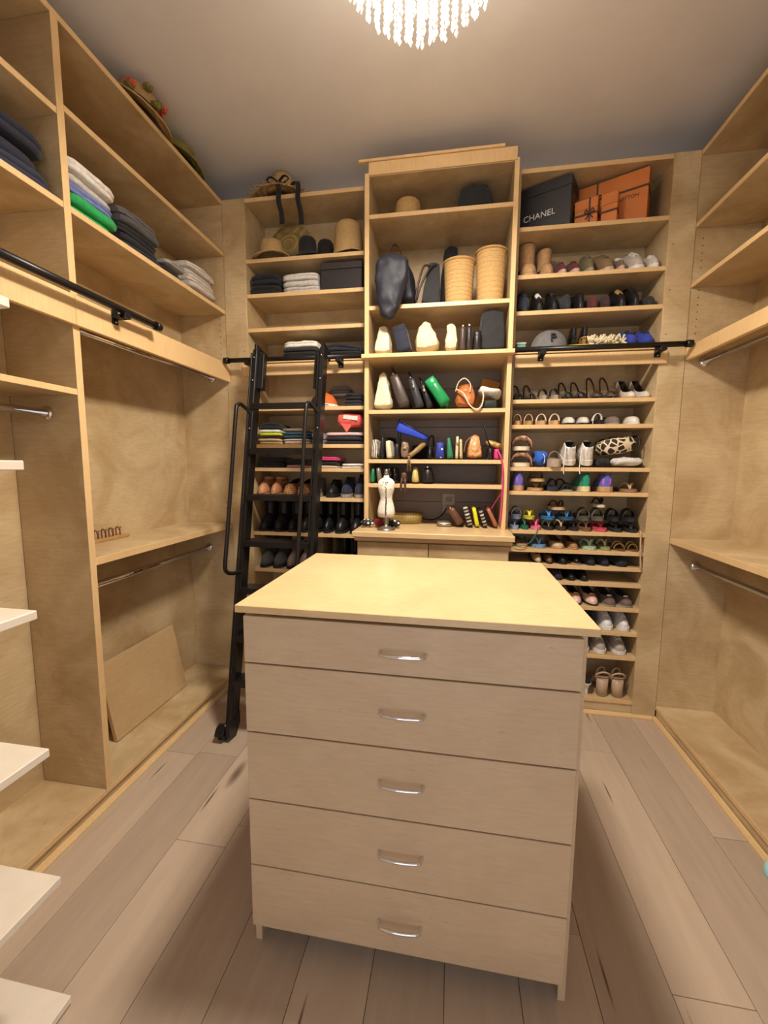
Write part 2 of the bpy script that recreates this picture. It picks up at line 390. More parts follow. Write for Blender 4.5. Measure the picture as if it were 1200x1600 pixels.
ln_ = thing('closet_unit', 'maple closet bay nearest the left edge with folded jeans on its upper shelf', 'closet', (0, 0, 0), group='hanging closets')
YE = .79
MB().box(XLB-.012, XLB, YE, YD0-.001, ZBASE, ZT).build('back_panel', MAPLE, ln_)
MB().box(XLB, XL, YE-.02, YE, ZBASE, ZT).build('side_panel', MAPLE, ln_)
for z in (2.430, 2.152, 1.557): shelf_x(ln_, XLB, XL, YE, YD0-.001, z)
shelf_x(ln_, XLB, XL, YE, YD0-.001, ZT, name='top_panel')
shelf_x(ln_, XLB, XL-.001, YE, YD0-.001, 1.862)
shelf_x(ln_, XLB, XL, YE, YD0-.001, ZBASE, .020, 'base_panel')
MB().box(XL-.024, XL-.012, YE, YD0-.0005, 0, ZBASE-.020).build('kick_board', MAPLE, ln_)
MB().cbox(XL+.0005, XL+.018, YE, YD0-.001, 1.765, 1.862, .0015).build('rail_board', MAPLE_EDGE, ln_)
rod_y(ln_, -1.40, 1.478, YE, YD0-.001)

# ------------------------------------------------------------------ right closet
rg = thing('closet_unit', 'maple hanging closet along the right wall with one lower shelf', 'closet', (0, 0, 0), group='hanging closets')
Y0R = .20
MB().box(XRB, XRB+.012, Y0R, YB, ZBASE, ZT).build('back_panel', MAPLE, rg)
MB().box(XR+.001, XRB, YB, YB+.02, ZBASE, ZT).build('side_panel', MAPLE, rg)
MB().box(XR, XRB, Y0R-.02, Y0R, ZBASE, ZT).build('side_panel', MAPLE, rg)
for z in (2.414, 2.153): shelf_x(rg, XRB, XR, Y0R, YB-.001, z)
shelf_x(rg, XRB, XR, Y0R, YB-.001, ZT, name='top_panel')
shelf_x(rg, XRB, XR+.022, Y0R, YB-.001, 1.872)
shelf_x(rg, XRB, XR, Y0R, YB-.001, .957, .026)
shelf_x(rg, XRB, XR, Y0R, YB-.001, ZBASE, .020, 'base_panel')
MB().box(XR+.006, XR+.02, Y0R, YB, 0, ZBASE-.020).build('kick_board', MAPLE, rg)
MB().cbox(XR, XR+.020, Y0R, YB-.001, 1.807, 1.868, .0015).build('rail_board', MAPLE_EDGE, rg)
rod_y(rg, 1.150, 1.800, Y0R, YB-.001)
rod_y(rg, 1.19, .822, Y0R, YB-.001)
pegs(rg, [(XR+.035, YB-.0003, z) for z in [1.93+.032*i for i in range(7)]+[2.22+.032*i for i in range(5)]], '-y')

# ------------------------------------------------------------------ back shelving, left and right of the tower
def back_unit(label, x0, x1, shelves, fx0, fx1, side):
    t = thing('shelf_unit', label, 'shelving', (0, 0, 0), group='back wall shelving')
    MB().box(min(x0, x1)-.02, max(x0, x1)+.02, YW-.012, YW, ZBASE, ZT).build('back_panel', MAPLE, t)
    MB().box(x0-.02, x0, YB+.001, YW-.012, 0, ZT).build('side_panel', MAPLE, t)
    MB().box(x1, x1+.02, YB+.001, YW-.012, 0, ZT).build('side_panel', MAPLE, t)
    shelf_y(t, x0, x1, YB, YW-.012, ZT, name='top_panel')
    for z in shelves: shelf_y(t, x0, x1, YB, YW-.012, z)
    shelf_y(t, x0, x1, YB, YW-.012, .086, name='base_panel')
    MB().box(x0, x1, YB+.006, YB+.02, 0, .066).build('kick_board', MAPLE, t)
    MB().cbox(fx0, fx1, YB-.004, YB+.016, 0, ZT, .001).build('filler_panel', MAPLE_LONG if False else MAPLE, t)
    a, b = (x0-.03, x1) if side < 0 else (x0, x1+.03)
    MB().cbox(a, b, YB-.018, YB+.001-.006, 1.795, 1.856, .0015).build('rail_board', MAPLE_EDGE, t)
    return t
ZLS = [2.412, 2.232, 2.052, 1.886, 1.625, 1.420, 1.288, 1.122, .918, .700, .50, .30]
ZRS = [2.460, 2.240, 2.070, 1.886, 1.642, 1.516, 1.302, 1.178, .975, .878, .797, .712, .584, .455, .325]
bl = back_unit('maple shelves at the back left behind the black ladder', -1.143, -.486, ZLS, XL+.001, -1.1445, -1)
br = back_unit('tall maple shoe shelves at the back right under orange and black boxes', .288, .953, ZRS, .9545, XR-.001, 1)
for o, xs in ((bl, -1.165), (br, .975)):
    pegs(o, [(xs, YB-.0043, 1.93+.2*i) for i in range(3)], '-y')

# ------------------------------------------------------------------ central tower
tw = thing('display_tower', 'taller maple tower of bag shelves with a counter in the middle of the back wall', 'shelving')
TX0, TX1 = -.464, .266
for a, b in ((TX0, TX0+.022), (TX1-.022, TX1)):
    sp = MB().box(a, b, YT+.003, YW-.013, .985, ZT).build('side_panel', MAPLE, tw)
    MB().cbox(a, b, YT, YT+.003, .985, ZT, .0008).build('edge_band', MAPLE_EDGE, sp)
A, B = TX0+.022, TX1-.022
MB().box(A, B, YW-.013, YW-.001, 1.87, ZT).build('back_panel', MAPLE, tw)
GREYB = mat_wood('grey_washed_back', srgb(150, 132, 118), srgb(126, 108, 96), grain=(2, 14, 14))
for i in range(8):
    MB().cbox(A, B, YW-.013, YW-.001, .985+i*.109, .985+(i+1)*.109-.002, .0012).build('back_board', GREYB, tw)
MB().cbox(A, B, YT+.004, YW-.013, ZT-.014, ZT+.008, .001).build('top_panel', MAPLE, tw)
MB().cbox(A-.002, B+.010, YT-.004, YT+.016, ZT-.012, ZT+.046, .0015).build('crown_board', MAPLE_EDGE, tw)
for z in (2.533, 2.104, 1.590, 1.337, 1.210): shelf_y(tw, A, B, YT+.002, YW-.013, z)
MB().cbox(TX0-.006, TX1+.006, YT-.052, YT-.001, 1.838, 1.858, .002).box(A, B, YT-.001, YW-.013, 1.838, 1.858).build('ledge', MAPLE_EDGE, tw)
MB().cbox(TX0-.018, TX1+.020, 1.945, YB-.03, .958, .985, .003).box(TX0+.001, TX1-.001, YB-.03, YW-.013, .958, .985).build('counter_top', MAPLE_TOP, tw)
MB().cbox(TX0-.010, TX1+.012, 1.962, 1.990, .938, .958, .003).build('counter_moulding', MAPLE_EDGE, tw)
MB().box(TX0, TX1, 1.99, YW-.013, 0, .958).build('base_cabinet', MAPLE, tw)
for a, b in ((TX0+.004, -.112), (-.108, TX1-.004)):
    MB().cbox(a, b, 1.974, 1.99, .09, .930, .002).build('door', MAPLE, tw)
bd = MB().cbox(-.345, .345, -.012, .012, 0, .012, .001).build('loose_board', MAPLE_EDGE)
bd.location = (-.148, YT+.002, ZT+.0468); bd.rotation_euler = (0, 0, 0)
tag(bd, 'loose maple strip lying on the top of the central tower', 'board')

# ------------------------------------------------------------------ island
isl = thing('island_dresser', 'maple island dresser with five drawers in the middle of the floor', 'dresser', (0, 0, 0))
IX0, IX1, IYF, IYB, IZ = -.507, .302, .937, 1.525, .961
MB().cbox(IX0-.018, IX1+.018, IYF-.020, IYB+.014, IZ-.019, IZ, .0015).build('table_top', MAPLE_TOP, isl)
for a, b in ((IX0, IX0+.018), (IX1-.018, IX1)):
    MB().cbox(a, b, IYF+.004, IYB, 0, IZ-.019, .001).build('side_panel', MAPLE_LONG, isl)
MB().box(IX0+.018, IX1-.018, IYB-.018, IYB-.002, .06, IZ-.019).build('back_panel', MAPLE, isl)
MB().box(IX0+.018, IX1-.018, IYF+.02, IYB-.018, .062, .078).build('base_panel', MAPLE, isl)
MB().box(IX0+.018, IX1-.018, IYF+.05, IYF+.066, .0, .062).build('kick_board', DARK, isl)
HZ = [.868, .720, .538, .348, .154]
zs = [IZ-.026, .811, .626, .4385, .248, .064]
HANDLE = MB().tube(smooth_path([(-.053, .0, 0), (-.051, -.015, 0), (-.038, -.021, 0), (0, -.024, 0), (.038, -.021, 0), (.051, -.015, 0), (.053, .0, 0)], 4), .0042, 8, flat=1.0).mesh('handle', CHROME)
for i in range(5):
    dr = MB().cbox(IX0+.001, IX1-.012, IYF-.014, IYF+.004, zs[i+1]+.002, zs[i]-.002, .0012).build('drawer', MAPLE_LONG, isl)
    h = link('handle', HANDLE, dr); h.location = (-.106, IYF-.014, HZ[i])

# ------------------------------------------------------------------ pale open rack at the left edge
rk = thing('open_rack', 'pale open rack of evenly spaced shelves cut off by the left edge', 'rack', (0, 0, 0))
RX, RY = -.882, .735
for i in range(6):
    z = .024+.3215*i
    MB().cbox(-1.25, RX, .14, RY, z-.020, z, .002).build('shelf', WHITE_WOOD, rk)
MB().cbox(-1.27, -1.25, .12, .755, 0, 1.95, .002).build('back_panel', WHITE_WOOD, rk)
MB().cbox(-1.25, -1.02, .12, .14, 0, 1.95, .002).build('side_panel', WHITE_WOOD, rk)

# ------------------------------------------------------------------ ladder rails
def bracket(par, p, d, gap):
    """bracket holding the rail: plate on the board, arm, clamp; d = direction from board to rail"""
    d = Vector(d); mb = MB(); side = Vector((0, 1, 0)) if abs(d.x) > .5 else Vector((1, 0, 0))
    p = Vector(p); w = .014
    def bx(a, b, zz0, zz1):
        q0 = p+d*a-side*w; q1 = p+d*b+side*w
        mb.cbox(min(q0.x, q1.x), max(q0.x, q1.x), min(q0.y, q1.y), max(q0.y, q1.y), p.z+zz0, p.z+zz1, .002)
    bx(-gap+.0005, -gap+.006, -.044, .010); bx(-gap+.004, .004, -.026, -.012); bx(-.012, .012, -.026, .0)
    o = mb.build('rail_bracket', BLACK_METAL, par)
    q = p-d*(gap-.007)+Vector((0, 0, -.036))
    MB().blob(.008, .008, .008, 1.0, 2, M=T(q.x, q.y, q.z-.004)).build('bolt', STEEL, o)
def rail(label, p0, p1, brs, d, caps, gap):
    t = thing('ladder_rail', label, 'rail', p0, group='library ladder rails'); p0v = Vector(p0); L = (Vector(p1)-p0v)
    MB().tube([(0, 0, 0), L], .0125, 16).build('tube', BLACK_METAL, t)
    for c in caps:
        q = Vector((0, 0, 0)) if c == 0 else L; s = L.normalized()*(.012 if c else -.012)
        MB().tube([q-s*1.2, q+s], .0165, 16).build('end_cap', BLACK_METAL, t)
    for k in brs: bracket(t, L*k, d, gap)
    return t
rail('black ladder rail across the back left shelves', (-1.235, YB-.075, 1.866), (TX0-.004, YB-.075, 1.866), (.16, .82), (0, -1, 0), (0,), .057)
rail('black ladder rail across the back right shelves under the grey cap', (TX1+.004, YB-.075, 1.866), (1.045, YB-.075, 1.866), (.18, .86), (0, -1, 0), (1,), .057)
rail('thick black ladder rail along the left closet', (XL+.066, .80, 1.862), (XL+.066, 1.592, 1.862), (.10, .785), (1, 0, 0), (1,), .048)
rail('short end of a black ladder rail at the right edge', (XR-.050, .30, 1.868), (XR-.050, 1.545, 1.868), (.5, .9), (-1, 0, 0), (1,), .050)

# ------------------------------------------------------------------ library ladder
ld = thing('library_ladder', 'black metal rolling library ladder leaning on the back left rail', 'ladder', (0, 0, 0))
LT = Vector((0, YB-.142, 1.886)); LB = Vector((0, 1.725, .03))
lean = math.atan2(LT.y-LB.y, LT.z-LB.z); LEN = (LT-LB).length
lx0, lx1 = -1.018, -.662
ml = lambda x: Matrix.Translation((x, LB.y, LB.z)) @ Matrix.Rotation(-lean, 4, 'X')
for x, s in ((lx0, 1), (lx1, -1)):
    st = MB().cbox(-.011, .011, -.034, .034, 0, LEN, .003, M=ml(x)).build('stile', BLACK_METAL, ld)
    MB().cbox(-.019, -.011, -.040, -.030, .0, LEN-.02, .002, M=ml(x)).build('stile_flange', BLACK_METAL, st)
    for zz in (LEN-.05, LEN-.17, LEN-.42):
        MB().blob(.009, .009, .009, 1.0, 3, M=ml(x) @ T(-.0, -.036, zz)).build('bolt', STEEL, st)
    # hook over the rail
    hk = MB(); yk = .085
    hk.cbox(-.006, .006, -.02, .098, LEN+.020, LEN+.030, .002, M=ml(x)).cbox(-.006, .006, .090, .098, LEN-.018, LEN+.030, .002, M=ml(x)).cbox(-.006, .006, -.03, .02, LEN-.01, LEN+.030, .002, M=ml(x))
    hk.cbox(s*.011, s*.040, -.01, .03, LEN-.20, LEN-.01, .003, M=ml(x))
    hk.build('rail_hook', BLACK_METAL, ld)
    # hand rail
    xo = -.028 if x == lx0 else -.030
    pts = [(0, -.025, 1.555), (xo*.6, -.05, 1.575), (xo, -.085, 1.585), (xo, -.115, 1.570), (xo, -.125, 1.53), (xo, -.125, 1.2), (xo, -.125, .90), (xo, -.125, .80), (xo, -.110, .765), (xo*.6, -.07, .755), (0, -.025, .765)]
    MB().tube(smooth_path(pts, 5), .0095, 10, M=ml(x)).build('hand_rail', BLACK_METAL, ld)
treads = [.265, .475, .685, .895, 1.105, 1.315, 1.52]
for zz in (zat(455, 635, 2.06), zat(452, 705, 2.00), zat(445, 776, 1.95), zat(440, 848, 1.90), .70, .475, .27):
    yy = LB.y+(zz-LB.z)*math.tan(lean)
    td = MB().cbox(lx0+.011, lx1-.011, yy-.045, yy+.045, zz-.010, zz+.010, .003).build('tread', BLACK_METAL, ld)
    MB().box(lx0+.011, lx1-.011, yy-.047, yy-.044, zz-.018, zz+.008).build('tread_lip', BLACK_METAL, td)
for x, s in ((lx0, -1), (lx1, -1)):
    ft = MB().rings([[(x-.005, LB.y-.052, .09), (x-.005, LB.y+.05, .11), (x-.005, LB.y+.05, .05), (x-.005, LB.y+.01, .004), (x-.005, LB.y-.052, .03)],
                     [(x+.013, LB.y-.052, .09), (x+.013, LB.y+.05, .11), (x+.013, LB.y+.05, .05), (x+.013, LB.y+.01, .004), (x+.013, LB.y-.052, .03)]], smooth=False).build('foot_plate', BLACK_METAL, ld)
    for k in (0, 1):
        xx = x-.022-.024*k
        w = MB().lathe([(0, -.008), (.022, -.008), (.027, -.004), (.027, .004), (.022, .008), (0, .008)], 20, M=T(xx, LB.y-.025, .028, ry=PI/2)).build('caster_wheel', BLACK_METAL, ld)
        ga = [PI*(-.05+1.02*j/9) for j in range(10)]
        MB().rings([[(xx+q, LB.y-.025+.040*math.cos(a), .032+.040*math.sin(a)) for a in ga] for q in (-.011, .011)], True, True, smooth=False).build('caster_guard', BLACK_METAL, ld)
        MB().blob(.009, .009, .009, 1, 3, M=T(xx-.012, LB.y-.03, .030)).build('bolt', STEEL, ld)
    for q in ((-.050, .085), (.03, .09), (.01, .03)):
        MB().blob(.008, .008, .008, 1, 3, M=T(x-.007, LB.y+q[0], q[1])).build('bolt', STEEL, ft)

# ------------------------------------------------------------------ chandelier (the room's lamp)
def mat_crystal():
    m, nt, b = newmat('lit_crystal'); L = nt.links.new
    b.inputs['Base Color'].default_value = (.62, .56, .48, 1); b.inputs['Roughness'].default_value = .05
    b.inputs['Emission Color'].default_value = CRYSTAL_COLOR
    mp = coords(nt, (1, 1, 1)); n = N(nt, 'ShaderNodeTexNoise', inp={'Scale': 75.0, 'Detail': 1.0}); L(mp.outputs[0], n.inputs['Vector'])
    rp = ramp(nt, [(.40, (.03, .03, .03, 1)), (.62, (1, 1, 1, 1))]); L(n.outputs['Fac'], rp.inputs[0])
    mu = N(nt, 'ShaderNodeMath', operation='MULTIPLY', inp={1: CRYSTAL_GLOW}); L(rp.outputs[0], mu.inputs[0]); L(mu.outputs[0], b.inputs['Emission Strength'])
    return m
CRY = mat_crystal()
ch = thing('chandelier', 'round crystal bead chandelier hanging from the ceiling above the island', 'chandelier', (-.110, 1.23, ZC))
MB().lathe([(0, 0), (.30, 0), (.30, -.010), (.29, -.02), (0, -.03)], 40).build('ceiling_plate', CHROME, ch)
CR = .280; cz_bot = 2.515-ZC
rng = [(0, 1)]+[(.034*i, 6*i) for i in range(1, 9)]
for r, n in rng:
    zb = cz_bot+(CR-math.sqrt(max(CR*CR-r*r, 0)))
    mb = MB(); z = -.03
    nb = int((-.03-zb)/.017)
    for i in range(nb):
        zz = zb+.017*i; s = .0052 if i else .0066; hh = .0085 if i else .013
        mb.add([(s, 0, zz), (0, s, zz), (-s, 0, zz), (0, -s, zz), (0, 0, zz+hh), (0, 0, zz-hh)], [(0, 1, 4), (1, 2, 4), (2, 3, 4), (3, 0, 4), (1, 0, 5), (2, 1, 5), (3, 2, 5), (0, 3, 5)])
    me = mb.mesh('crystal_strand', CRY)
    for k in range(n):
        a = 2*PI*k/n+r*9
        o = link('crystal_strand', me, ch); o.location = (r*math.cos(a), r*math.sin(a), random.uniform(-.008, .008)); o.rotation_euler = (0, 0, a*1.7)

ll = bpy.data.lights.new('chandelier_lamp', 'AREA'); ll.shape = 'DISK'; ll.size = .28; ll.energy = LAMP_W; ll.color = LAMP_COLOR
llo = link('chandelier_lamp', ll, ch); llo.location = (0, 0, cz_bot-.012)
bl_ = bpy.data.lights.new('chandelier_bulb', 'POINT'); bl_.energy = 10.0; bl_.shadow_soft_size = .06; bl_.color = LAMP_COLOR
blo = link('chandelier_bulb', bl_, ch); blo.location = (.0, .017, -.17)

# ================================================================== soft goods, hats, bags and shoes
def interp(tab, t):
    for (a, p), (b, q) in zip(tab, tab[1:]):
        if t <= b: return p+(q-p)*(t-a)/max(b-a, 1e-9)
    return tab[-1][1]
FOOT = [(0, .22), (.02, .42), (.07, .66), (.16, .88), (.28, 1.0), (.42, .95), (.58, .80), (.75, .74), (.88, .72), (.96, .56), (1, .26)]
TS = [0, .02, .06, .12, .2, .3, .4, .5, .6, .7, .8, .88, .94, .98, 1]
def sole(mb, L, W, th, lift=None, grow=1.04, mi=0, z=0.0, thb=None):
    rg = []
    for t in TS:
        w = W/2*interp(FOOT, t)*grow; y = -L/2+L*t; l = (lift(t) if lift else 0)+z; h = th if thb is None else th+(thb-th)*t
        rg.append([(-w, y, l+.0008), (w, y, l+.0008), (w*1.0, y, l+h), (-w*1.0, y, l+h)])
    return mb.rings(rg, True, True, mi, False)
def upper(mb, L, W, hp, o0, g=.85, z=0.0, lift=None, zin=.008, o1=.97, ramp_=.10, mi=(0, 1), width=FOOT):
    rg = []; n = 6
    for t in TS:
        w = W/2*interp(width, t)*.98; y = -L/2*.985+L*.985*t; l = (lift(t) if lift else 0)+z; h = interp(hp, t)
        o = max(0, min(1, (t-o0)/ramp_, (o1+.03-t)/.05)) if o0 < 1 else 0
        ga = g*o; R_ = []; hh = h/max(math.cos(ga), .3)
        for i in range(n):
            f = (PI/2-ga)*i/(n-1); R_.append((w*math.cos(f)**.8 if math.cos(f) > 0 else 0, y, l+hh*math.sin(f)))
        xr, zr = R_[-1][0], R_[-1][2]
        zi = zr+(l+zin-zr)*o
        inner = [(xr*.86, y, zi), (0, y, zi), (-xr*.86, y, zi)]
        rg.append(R_+inner+[(-a, b, c) for a, b, c in R_[::-1]])
    k = len(rg[0]); mis = [mi[0]]*k
    for j in range(n-1, n+3): mis[j] = mi[1]
    return mb.rings(rg, True, True, mi[0], True, None, mis)
INSIDE = mat_plain('shoe_lining', srgb(38, 33, 30), .8)
RUBBER_W = mat_plain('white_rubber', srgb(226, 222, 214), .5)
def shoe(kind, loc, rz, L, W, cu, cs, label, group, tilt=0.0, lining=None, extra=None, roll=0.0, h=1.0):
    """kind: sneaker flat pump boot flipflop slide strappy slipper clog; toe points to -Y before rz"""
    t = thing({'boot': 'ankle_boot', 'flipflop': 'flip_flop', 'slide': 'slide_sandal', 'strappy': 'strappy_sandal', 'pump': 'high_heel', 'flat': 'ballet_flat'}.get(kind, kind),
              label, {'boot': 'boot', 'flipflop': 'sandal', 'slide': 'sandal', 'strappy': 'sandal', 'slipper': 'slipper'}.get(kind, 'shoe'), loc, group=group, rot=(tilt, roll, rz))
    lin = lining or INSIDE
    if kind == 'sneaker':
        sole(MB(), L, W, .020, thb=.028).build('sole', cs, t)
        up = upper(MB(), L*.97, W*.96, [(0, .018), (.08, .036*h), (.25, .05*h), (.45, .070*h), (.7, .080*h), (1, .076*h)], .46, z=.018).build('upper', [cu, lin], t)
        lc = MB()
        for i in range(4):
            tt = .24+.065*i; y = -L/2+L*tt; z = .020+interp([(0, .018), (.08, .036*h), (.25, .05*h), (.45, .070*h)], tt)
            lc.tube([(-W*.22, y, z-.010), (-W*.08, y, z+.002), (W*.08, y, z+.002), (W*.22, y, z-.010)], .0032, 5)
        tag(lc.build('laces', extra or RUBBER_W, t), kind='stuff')
        MB().blob(W*.5, .012, .045*h, .6, 4, M=T(0, L/2-.012, .030)).build('heel_tab', extra or cs, t)
    elif kind in ('flat', 'clog'):
        sole(MB(), L, W, .008, thb=.014).build('sole', cs, t)
        hp = [(0, .014), (.08, .028*h), (.25, .036*h), (.5, .034*h), (.75, .042*h), (1, .048*h)]
        upper(MB(), L, W, hp, .26 if kind == 'flat' else .40, g=1.0, z=.008).build('upper', [cu, lin], t)
        if extra:
            MB().blob(.024, .008, .010, .7, 3, M=T(0, -L/2+L*.22, .008+.034*h)).build('bow', extra, t)
    elif kind == 'pump':
        HL = .062*h; lift = lambda q: HL*max(0, min(1, (q-.30)/.5))**1.3
        sole(MB(), L, W, .006, lift).build('sole', cs, t)
        upper(MB(), L, W*.94, [(0, .016), (.1, .03), (.28, .032), (.5, .028), (.8, .042), (1, .05)], .26, g=1.05, z=.006, lift=lift).build('upper', [cu, lin], t)
        MB().rings([[(a*W*.22*k, L/2-.028+b*.020*k, z) for a, b in ((-1, -1), (1, -1), (1, 1), (-1, 1))] for z, k in ((.0, .42), (HL*.5, .5), (HL+.004, 1.0))], smooth=False).build('heel', cs, t)
    elif kind == 'boot':
        H = .17*h
        sole(MB(), L, W, .014, thb=.026).build('sole', cs, t)
        upper(MB(), L, W*.95, [(0, .022), (.1, .05), (.35, .07), (.55, .10), (.8, .10), (1, .09)], 2, z=.016).build('upper', [cu, lin], t)
        k = L*.22; rg = []
        for z, a, b in ((.07, 1.0, 1.05), (.10, .98, 1.0), (H*.75, .98, .98), (H-.004, 1.04, 1.04), (H, 1.0, 1.0), (H-.004, .9, .9), (H-.03, .86, .86)):
            rg.append([(W*.47*a*math.cos(2*PI*j/16), L*.5-L*.30*.86+L*.28*b*math.sin(2*PI*j/16)-.004, z) for j in range(16)])
        MB().rings(rg[:5], True, False).rings(rg[4:], True, True, 1).build('shaft', [cu, lin], t)
    elif kind in ('flipflop', 'slide', 'strappy', 'slipper'):
        th = {'flipflop': .014, 'slide': .020, 'strappy': .010, 'slipper': .018}[kind]*h
        sole(MB(), L, W, th, thb=th*1.2).build('sole', cs, t)
        sole(MB(), L*.96, W*.95, .002, z=th*1.02, thb=th*.24).build('footbed', lin if lining else cs, t)
        st = MB()
        if kind == 'flipflop':
            y0 = -L/2+L*.18; y1 = -L/2+L*.52; w = W*.40
            for sg in (-1, 1):
                MB().tube(smooth_path([(0, y0, th), (sg*w*.25, y0+.014, th+.026), (sg*w*.8, (y0+y1)/2, th+.030), (sg*w, y1, th)], 4), .0058, 6, flat=.6).build('strap', cu, t)
        elif kind == 'slide':
            rg = []
            for i in range(11):
                a = PI*i/10; x = -W*.50*math.cos(a); z = th*.4+.052*math.sin(a)**.7
                rg.append([(x, -L/2+L*.20, z), (x, -L/2+L*.46, z+.006*math.sin(a)), (x*.93, -L/2+L*.46, z+.006*math.sin(a)-.004), (x*.93, -L/2+L*.20, z-.004)])
            st.rings(rg, True, True).build('band', cu, t)
        elif kind == 'slipper':
            rg = []
            for i in range(11):
                a = PI*i/10; x = -W*.54*math.cos(a); z = th*.4+.060*math.sin(a)**.6
                rg.append([(x*(1+.05*math.sin(q)), -L/2+L*.29+L*.25*math.cos(q), z+.012*math.sin(q)*math.sin(a)+random.uniform(-.003, .003)) for q in [2*PI*j/8 for j in range(8)]])
            st.rings(rg, True, True).build('fluffy_band', cu, t)
        else:
            for tt, hh in ((.20, .030), (.34, .038)):
                MB().tube(arc(0, th*.6, W*.47, hh, PI, 0, 8, -L/2+L*tt), .0045, 6).build('toe_strap', cu, t)
            an = MB(); an.tube(smooth_path([(-W*.34, L*.22, th), (-W*.36, L*.30, th+.05*h), (-W*.22, L*.44, th+.085*h), (0, L*.47, th+.095*h), (W*.22, L*.44, th+.085*h), (W*.36, L*.30, th+.05*h), (W*.34, L*.22, th)], 4), .0038, 6)
            an.build('ankle_strap', cu, t)
            if extra: MB().blob(.012, .006, .012, .5, 2, M=T(W*.37, L*.30, th+.04*h)).build('buckle', extra, t)
    return t

def garment(loc, w, d, h, m, label, group, axis='y', layers=2, seed=0, slump=.0, name='folded_garment', cat='clothes', rz=0.0):
    """folded cloth: lobed fold edges at the front (local -Y), soft rounded ends, slightly uneven"""
    t = MB(); rg = []; nx = 9; hl = h/layers
    for i in range(nx):
        x = -w/2+w*i/(nx-1); e = abs(2*i/(nx-1)-1); sq = 1-.10*max(0, e-.7)/.3
        dz = (noise.noise(Vector((x*9+seed, seed*1.7, 0)))*.34+noise.noise(Vector((x*23, seed*2.3, 1)))*.16)*h*min(1, slump*6+.6)-slump*e*e*h
        ring = []
        for L_ in range(layers):
            for j in range(5):
                a = -PI/2+PI*j/4
                jut = noise.noise(Vector((x*6+L_*7, seed, L_)))*.010
                ring.append((x*(1 if e < .99 else .985), -d/2*sq-math.cos(a)*hl*.42+hl*.42+jut, max(0, (hl*(L_+.5)+math.sin(a)*hl*.48)*sq+dz*(L_+.5)/layers)))
        for j in range(5):
            a = PI/2-PI*j/4
            ring.append((x, d/2*sq-h*.3+math.cos(a)*h*.3, max(0, h*.5*sq+math.sin(a)*h*.48*sq+(dz if j < 3 else 0))))
        rg.append(ring)
    t.rings(rg, True, True)
    o = t.build(name, m); o.location = loc; o.rotation_euler = (0, 0, rz+(PI/2 if axis == 'x' else 0))
    return tag(o, label, cat, group)

def place_y(u0, u1, z, y=YB+.02):
    a, b = xat(u0, y, z), xat(u1, y, z); return (a+b)/2, b-a

# ------------------------------------------------------------------ hats
def hat(loc, rc, hc, rb, m, label, group, rot=(0, 0, 0), droop=.015, band=None, sx=1.0, frayed=False, crown_dent=0.02, name='straw_hat'):
    t = thing(name, label, 'hat', loc, group=group, rot=rot)
    prof = [(rb, 0), (rb*.99, .004), ((rb+rc)/2, droop*.6), (rc*1.04, droop), (rc, droop+.012), (rc*.97, droop+hc*.5), (rc*.9, droop+hc*.85), (rc*.72, droop+hc*.97), (rc*.35, droop+hc-crown_dent*.4), (0, droop+hc-crown_dent)]
    mb = MB(); n = 36; rg = []
    for q, (r_, z) in enumerate(prof):
        rg.append([(max(r_, 1e-4)*math.cos(2*PI*k/n)*sx, max(r_, 1e-4)*math.sin(2*PI*k/n), z+(.008*math.sin(2*PI*k/n*2+rb*30) if q < 3 else 0)) for k in range(n)])
    mb.rings(rg, True, False)
    rg2 = [[(p[0]*.985, p[1]*.985, p[2]-.004) for p in r_] for r_ in rg[:6]]
    mb.rings([rg[0]]+rg2, True, False).build('body', m, t)
    if band is not None:
        MB().lathe([(rc*1.045, droop+.004), (rc*1.03, droop+.03), (rc*1.0, droop+.03)], 36, sx=sx).build('band', band, t)
    if frayed:
        fr_ = MB(); rnd = random.Random(3)
        for k in range(90):
            a = 2*PI*k/90+rnd.uniform(-.03, .03); r0 = rb*.97; r1 = rb+rnd.uniform(.012, .04); dz = rnd.uniform(-.012, .02); da = rnd.uniform(-.06, .06)
            fr_.tube([(r0*math.cos(a)*sx, r0*math.sin(a), .003), ((r0+r1)/2*math.cos(a+da*.4)*sx, (r0+r1)/2*math.sin(a+da*.4), .004+dz*.4), (r1*math.cos(a+da)*sx, r1*math.sin(a+da), .004+dz)], [.0022, .0018, .001], 4)
        tag(fr_.build('fringe', m, t), kind='stuff')
    return t
STRAW = straw(214, 178, 122); STRAW2 = straw(196, 168, 104); STRAW3 = straw(206, 166, 108)
BLK = cloth(24, 24, 28); NAVY = cloth(34, 38, 56); BLKL = leather(28, 26, 28)
h1 = hat((xat(440, 2.33, 2.73), 2.345, ZT+.024),   .056, .125, .150, STRAW, 'straw hat with frayed brim and black ribbon bow on top of the back left shelves', 'straw hats', frayed=True, sx=1.12, droop=.018)
rb_ = MB()
hx = 0.0
for px, dz0, ln in ((.035, 0, .19), (.140, 0, .20)):
    pts = [(px*.6, -.07, .04), (px*.8, -.11, .03), (px+.0, -.145, .006), (px+.008, -.153, -.03), (px+.004, -.150, -.08), (px+.018, -.148, -ln*.72), (px+.020, -.146, -ln)]
    P2 = smooth_path(pts, 4)
    MB().rings([[p+Vector((-.013, 0, 0)), p+Vector((.013, .001, 0)), p+Vector((.013, .003, 0)), p+Vector((-.013, .002, 0))] for p in P2], True, True).build('ribbon_tail', BLK, h1)
for sg in (-1, 1):
    rb_.tube(smooth_path([(.02, -.10, .040), (.02+sg*.035, -.112, .062), (.02+sg*.06, -.11, .05), (.02+sg*.035, -.108, .034), (.02, -.10, .040)], 4), .008, 6, flat=.35)
rb_.blob(.018, .014, .018, .7, 3, M=T(.02, -.108, .030))
